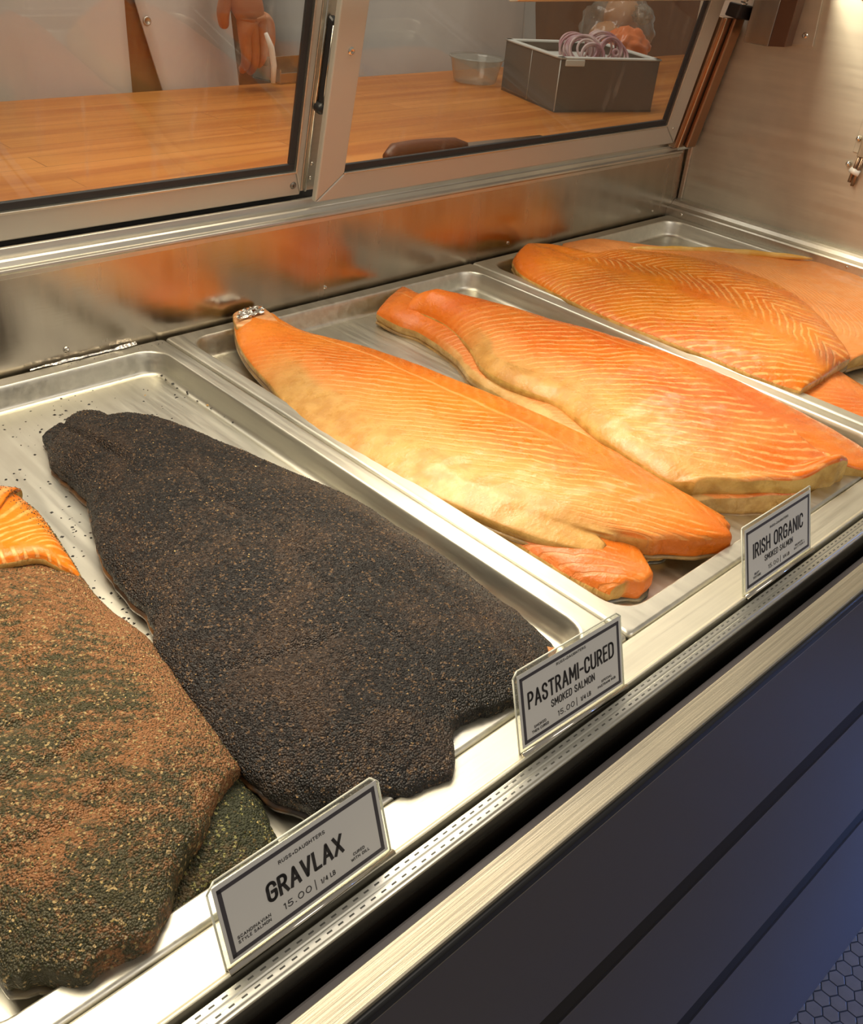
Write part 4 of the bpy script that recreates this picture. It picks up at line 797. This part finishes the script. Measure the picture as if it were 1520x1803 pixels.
# steel prep pan beyond the left door
sp_ = thing('prep_tray', 'shallow steel prep tray on the worktop beyond the hand', 'tray', (.62, .47, .12))
a = W(500, 150, .121)
adopt(sp_, obox('tray_base', (a.x, a.y + .01, .1205), (.13, .01, 0), (-.01, .06, 0), (0, 0, .002), M['panel']), obox('tray_side', (a.x, a.y + .01, .1205), (.13, .01, 0), (0, .002, 0), (0, 0, .016), M['panel'], bevel=.0006), obox('tray_side', (a.x - .01, a.y + .07, .1205), (.13, .01, 0), (0, .002, 0), (0, 0, .030), M['panel'], bevel=.0006), obox('tray_side', (a.x, a.y + .01, .1205), (-.01, .06, 0), (.002, 0, 0), (0, 0, .022), M['panel'], bevel=.0006))

# ---- people behind the counter
def skinned(name, verts, edges, radii, mat, lv=2):
    me = bpy.data.meshes.new(name); me.from_pydata([tuple(v) for v in verts], edges, []); me.update(); o = link(name, me, mat)
    o.modifiers.new('skin', 'SKIN'); lay = me.skin_vertices[0].data if me.skin_vertices else None
    if lay is None: bpy.context.view_layer.update(); lay = me.skin_vertices[0].data
    for i, r in enumerate(radii): lay[i].radius = (r, r) if not isinstance(r, tuple) else r
    lay[0].use_root = True
    s = o.modifiers.new('sub', 'SUBSURF'); s.levels = lv; s.render_levels = lv
    dg = bpy.context.evaluated_depsgraph_get(); bpy.context.view_layer.update(); ev = o.evaluated_get(bpy.context.evaluated_depsgraph_get()); nm = bpy.data.meshes.new_from_object(ev)
    o.modifiers.clear(); o.data = nm; nm.polygons.foreach_set('use_smooth', [True] * len(nm.polygons)); return o
def hand_tree(wr, d, side, palm, curl):
    """verts, edges, radii of a hand rooted at wrist wr; d = pointing, side = towards the thumb, palm = palm normal"""
    d, side, palm = d.normalized(), side.normalized(), palm.normalized(); V = [wr, wr + d * .045]; E = [(0, 1)]; R_ = [(.026, .018), (.036, .016)]
    for k, (off, ln) in enumerate(((.026, .070), (.009, .080), (-.009, .074), (-.026, .058))):
        b = len(V); p0 = wr + d * .085 + side * off; dd = (d + palm * .25).normalized(); V.append(p0); R_.append(.0105); E.append((1, b))
        p1 = p0 + dd * ln * .42; dd = (d * math.cos(curl) + palm * math.sin(curl)).normalized(); p2 = p1 + dd * ln * .33; dd = (d * math.cos(curl * 1.7) + palm * math.sin(curl * 1.7)).normalized(); p3 = p2 + dd * ln * .27
        V += [p1, p2, p3]; R_ += [.0088, .0080, .0066]; E += [(b, b + 1), (b + 1, b + 2), (b + 2, b + 3)]
    b = len(V); V += [wr + d * .030 + side * .030 + palm * .008, wr + d * .060 + side * .040 + palm * .022, wr + d * .085 + side * .036 + palm * .034]; R_ += [.013, .0105, .008]; E += [(1, b), (b, b + 1), (b + 1, b + 2)]
    return V, E, R_
def person(label, cx, cy, coat, gap, right_hand, left_hand, fz=-.80, turn=0.0, seed=0):
    t = thing('person', label, 'person', (cx, cy, fz)); z = lambda h: fz + h
    V = [Vector((cx, cy, z(.95))), Vector((cx, cy, z(1.12))), Vector((cx, cy + .01, z(1.32))), Vector((cx, cy, z(1.44))), Vector((cx, cy - .01, z(1.52))), Vector((cx, cy - .015, z(1.60))), Vector((cx, cy - .01, z(1.68)))]
    Rr = [(.15, .11), (.135, .10), (.16, .11), (.09, .07), .052, (.075, .09), (.065, .08)]; E = [(i, i + 1) for i in range(6)]
    for s_ in (-1, 1):
        b = len(V); V += [Vector((cx + s_ * .095, cy, z(.86))), Vector((cx + s_ * .10, cy - .01, z(.48))), Vector((cx + s_ * .105, cy + .02, z(.09))), Vector((cx + s_ * .11, cy - .13, z(.035)))]; Rr += [.095, .062, .042, .035]; E += [(0, b), (b, b + 1), (b + 1, b + 2), (b + 2, b + 3)]
    sleeves = []
    for s_, (wr, dr, side, palm, curl) in ((-1, right_hand), (1, left_hand)):
        sh = Vector((cx + s_ * .185, cy, z(1.38))); wr = Vector(wr); mid = sh.lerp(wr, .5) + Vector((s_ * .07, .08, -.05)); b = len(V)
        V += [sh, mid]; Rr += [.062, .045]; E += [(2, b), (b, b + 1)]; hv, he, hr_ = hand_tree(wr, Vector(dr), Vector(side), Vector(palm), curl); b2 = len(V); V += hv; Rr += hr_; E += [(b + 1, b2)] + [(i + b2, j + b2) for i, j in he]
        cuff = mid.lerp(wr, .45); sleeves.append(tube('sleeve', [Vector((cx + s_ * .10, cy, z(1.40))), sh + Vector((0, 0, .005)), sh.lerp(mid, .5), mid, mid.lerp(cuff, .6), cuff], [.07, .085, .074, .064, .058, .055], coat, n=24))
    body = skinned('body', V, E, Rr, M['skin'], 2)
    # face on the head
    hc = Vector((cx, cy - .02, z(1.635))); parts = [body]
    parts += [blob('eye', hc + Vector((s_ * .031, -.083, .012)), .011, M['knife'], 0, 1, 0, 10) for s_ in (-1, 1)]
    parts += [blob('nose', hc + Vector((0, -.098, -.012)), .014, M['skin'], .05, 1, 0, 10, (.8, 1.1, 1.5)), blob('mouth', hc + Vector((0, -.088, -.048)), .016, plain('lips', (.45, .14, .10), .4), 0, 1, 0, 10, (1.5, .5, .35))]
    parts += [blob('ear', hc + Vector((s_ * .080, 0, 0)), .024, M['skin'], .1, 2, 1, 10, (.35, .8, 1.2)) for s_ in (-1, 1)]
    parts.append(blob('hair', hc + Vector((0, .022, .035)), .092, M['hair'], .08, 3, seed, 20, (.95, 1.0, .95)))
    # trousers and coat
    for s_ in (-1, 1): parts.append(tube('trouser_leg', [(cx + s_ * .085, cy, z(.98)), (cx + s_ * .10, cy, z(.70)), (cx + s_ * .103, cy - .01, z(.45)), (cx + s_ * .108, cy + .02, z(.06))], [.115, .10, .082, .066], M['trouser'], n=20)); parts.append(blob('shoe', (cx + s_ * .11, cy - .07, z(.045)), .05, M['black'], .05, 1, 0, 14, (.95, 2.4, .85)))
    vs = []; fs = []; NA = 84; hs = [(.55, .285, .185), (.70, .275, .178), (.85, .262, .170), (.94, .252, .164), (1.0, .246, .16), (1.06, .240, .158), (1.14, .236, .155), (1.25, .235, .152), (1.34, .225, .145), (1.41, .19, .12), (1.46, .10, .085)]
    for h, ax_, ay_ in hs:
        g0, g1 = gap(h)          # x positions of the two front edges
        a0 = -PI / 2 + math.asin(max(-.95, min(.95, g1 / ax_))); a1 = 2 * PI - PI / 2 + math.asin(max(-.95, min(.95, g0 / ax_)))
        for j in range(NA):
            a = a0 + (a1 - a0) * j / (NA - 1); wob = .006 * noise.noise(Vector((math.cos(a) * 3, math.sin(a) * 3, h * 1.2 + seed))) + .008 * math.sin(a * 9 + seed) * smooth(1.05 - h, 0, .5)
            vs.append((cx + math.cos(a) * (ax_ + wob), cy + math.sin(a) * (ay_ + wob), z(h)))
    for i in range(len(hs) - 1):
        for j in range(NA - 1): fs.append((i * NA + j, i * NA + j + 1, (i + 1) * NA + j + 1, (i + 1) * NA + j))
    cm = mesh('coat', vs, fs, coat, None, True); sm_ = cm.modifiers.new('s', 'SOLIDIFY'); sm_.thickness = .003; parts.append(cm)
    adopt(t, *(parts + sleeves)); return t
cyA = .735
pA = person('person in an open white snap-front coat, one hand lowered to the worktop', .318, cyA, M['cloth'], lambda h: (-.018 + .02 * (h - 1.0), .010 - .26 * (h - 1.0) + .0), ((.10, .68, -.10), (0, -.1, -1), (1, 0, 0), (0, -.3, .1), .5), ((.446, .500, .292), (.30, -.05, -1), (-1, -.15, -.25), (-.1, .95, .15), .5), seed=1)
ap = []; 
apn = mesh('apron', [(.318 + .16 * math.sin(a), cyA - .143 * math.cos(a) + .0, zz) for zz in (-.30, .05, .30, .50) for a in [(-.9 + 1.8 * k / 12) for k in range(13)]], [(i * 13 + j, i * 13 + j + 1, (i + 1) * 13 + j + 1, (i + 1) * 13 + j) for i in range(3) for j in range(12)], M['apron'], None, True)
so = apn.modifiers.new('s', 'SOLIDIFY'); so.thickness = .003
adopt(pA, apn)
bt = WY(255, 36, .580); adopt(pA, lathe('snap_button', [(.0062, 0), (.0062, .0015), (.0045, .002), (.004, .001), (0, .001)], bt + Vector((0, -.006, 0)), (0, -1, 0), M['alu'], n=20))
h0 = WY(478, 84, .47); h1 = WY(481, 146, .47)
tag(tube('spatula', [h0 + Vector((-.01, 0, .02)), h0, h0.lerp(h1, .5) + Vector((.003, 0, 0)), h1], [.003, .0045, .0045, .0035], M['knife'], n=12), 'slim white plastic handle held in the lowered hand', 'utensil')
pB = person('person in a closed pale grey coat standing left of the dark box', 1.07, .755, M['cloth2'], lambda h: (.185, .1855), ((.80, .70, -.10), (.0, -.1, -1), (1, 0, 0), (0, -.3, .2), .5), ((1.36, .70, -.10), (-.2, -.5, -1), (-1, 0, 0), (0, -.3, .2), .5), seed=5)
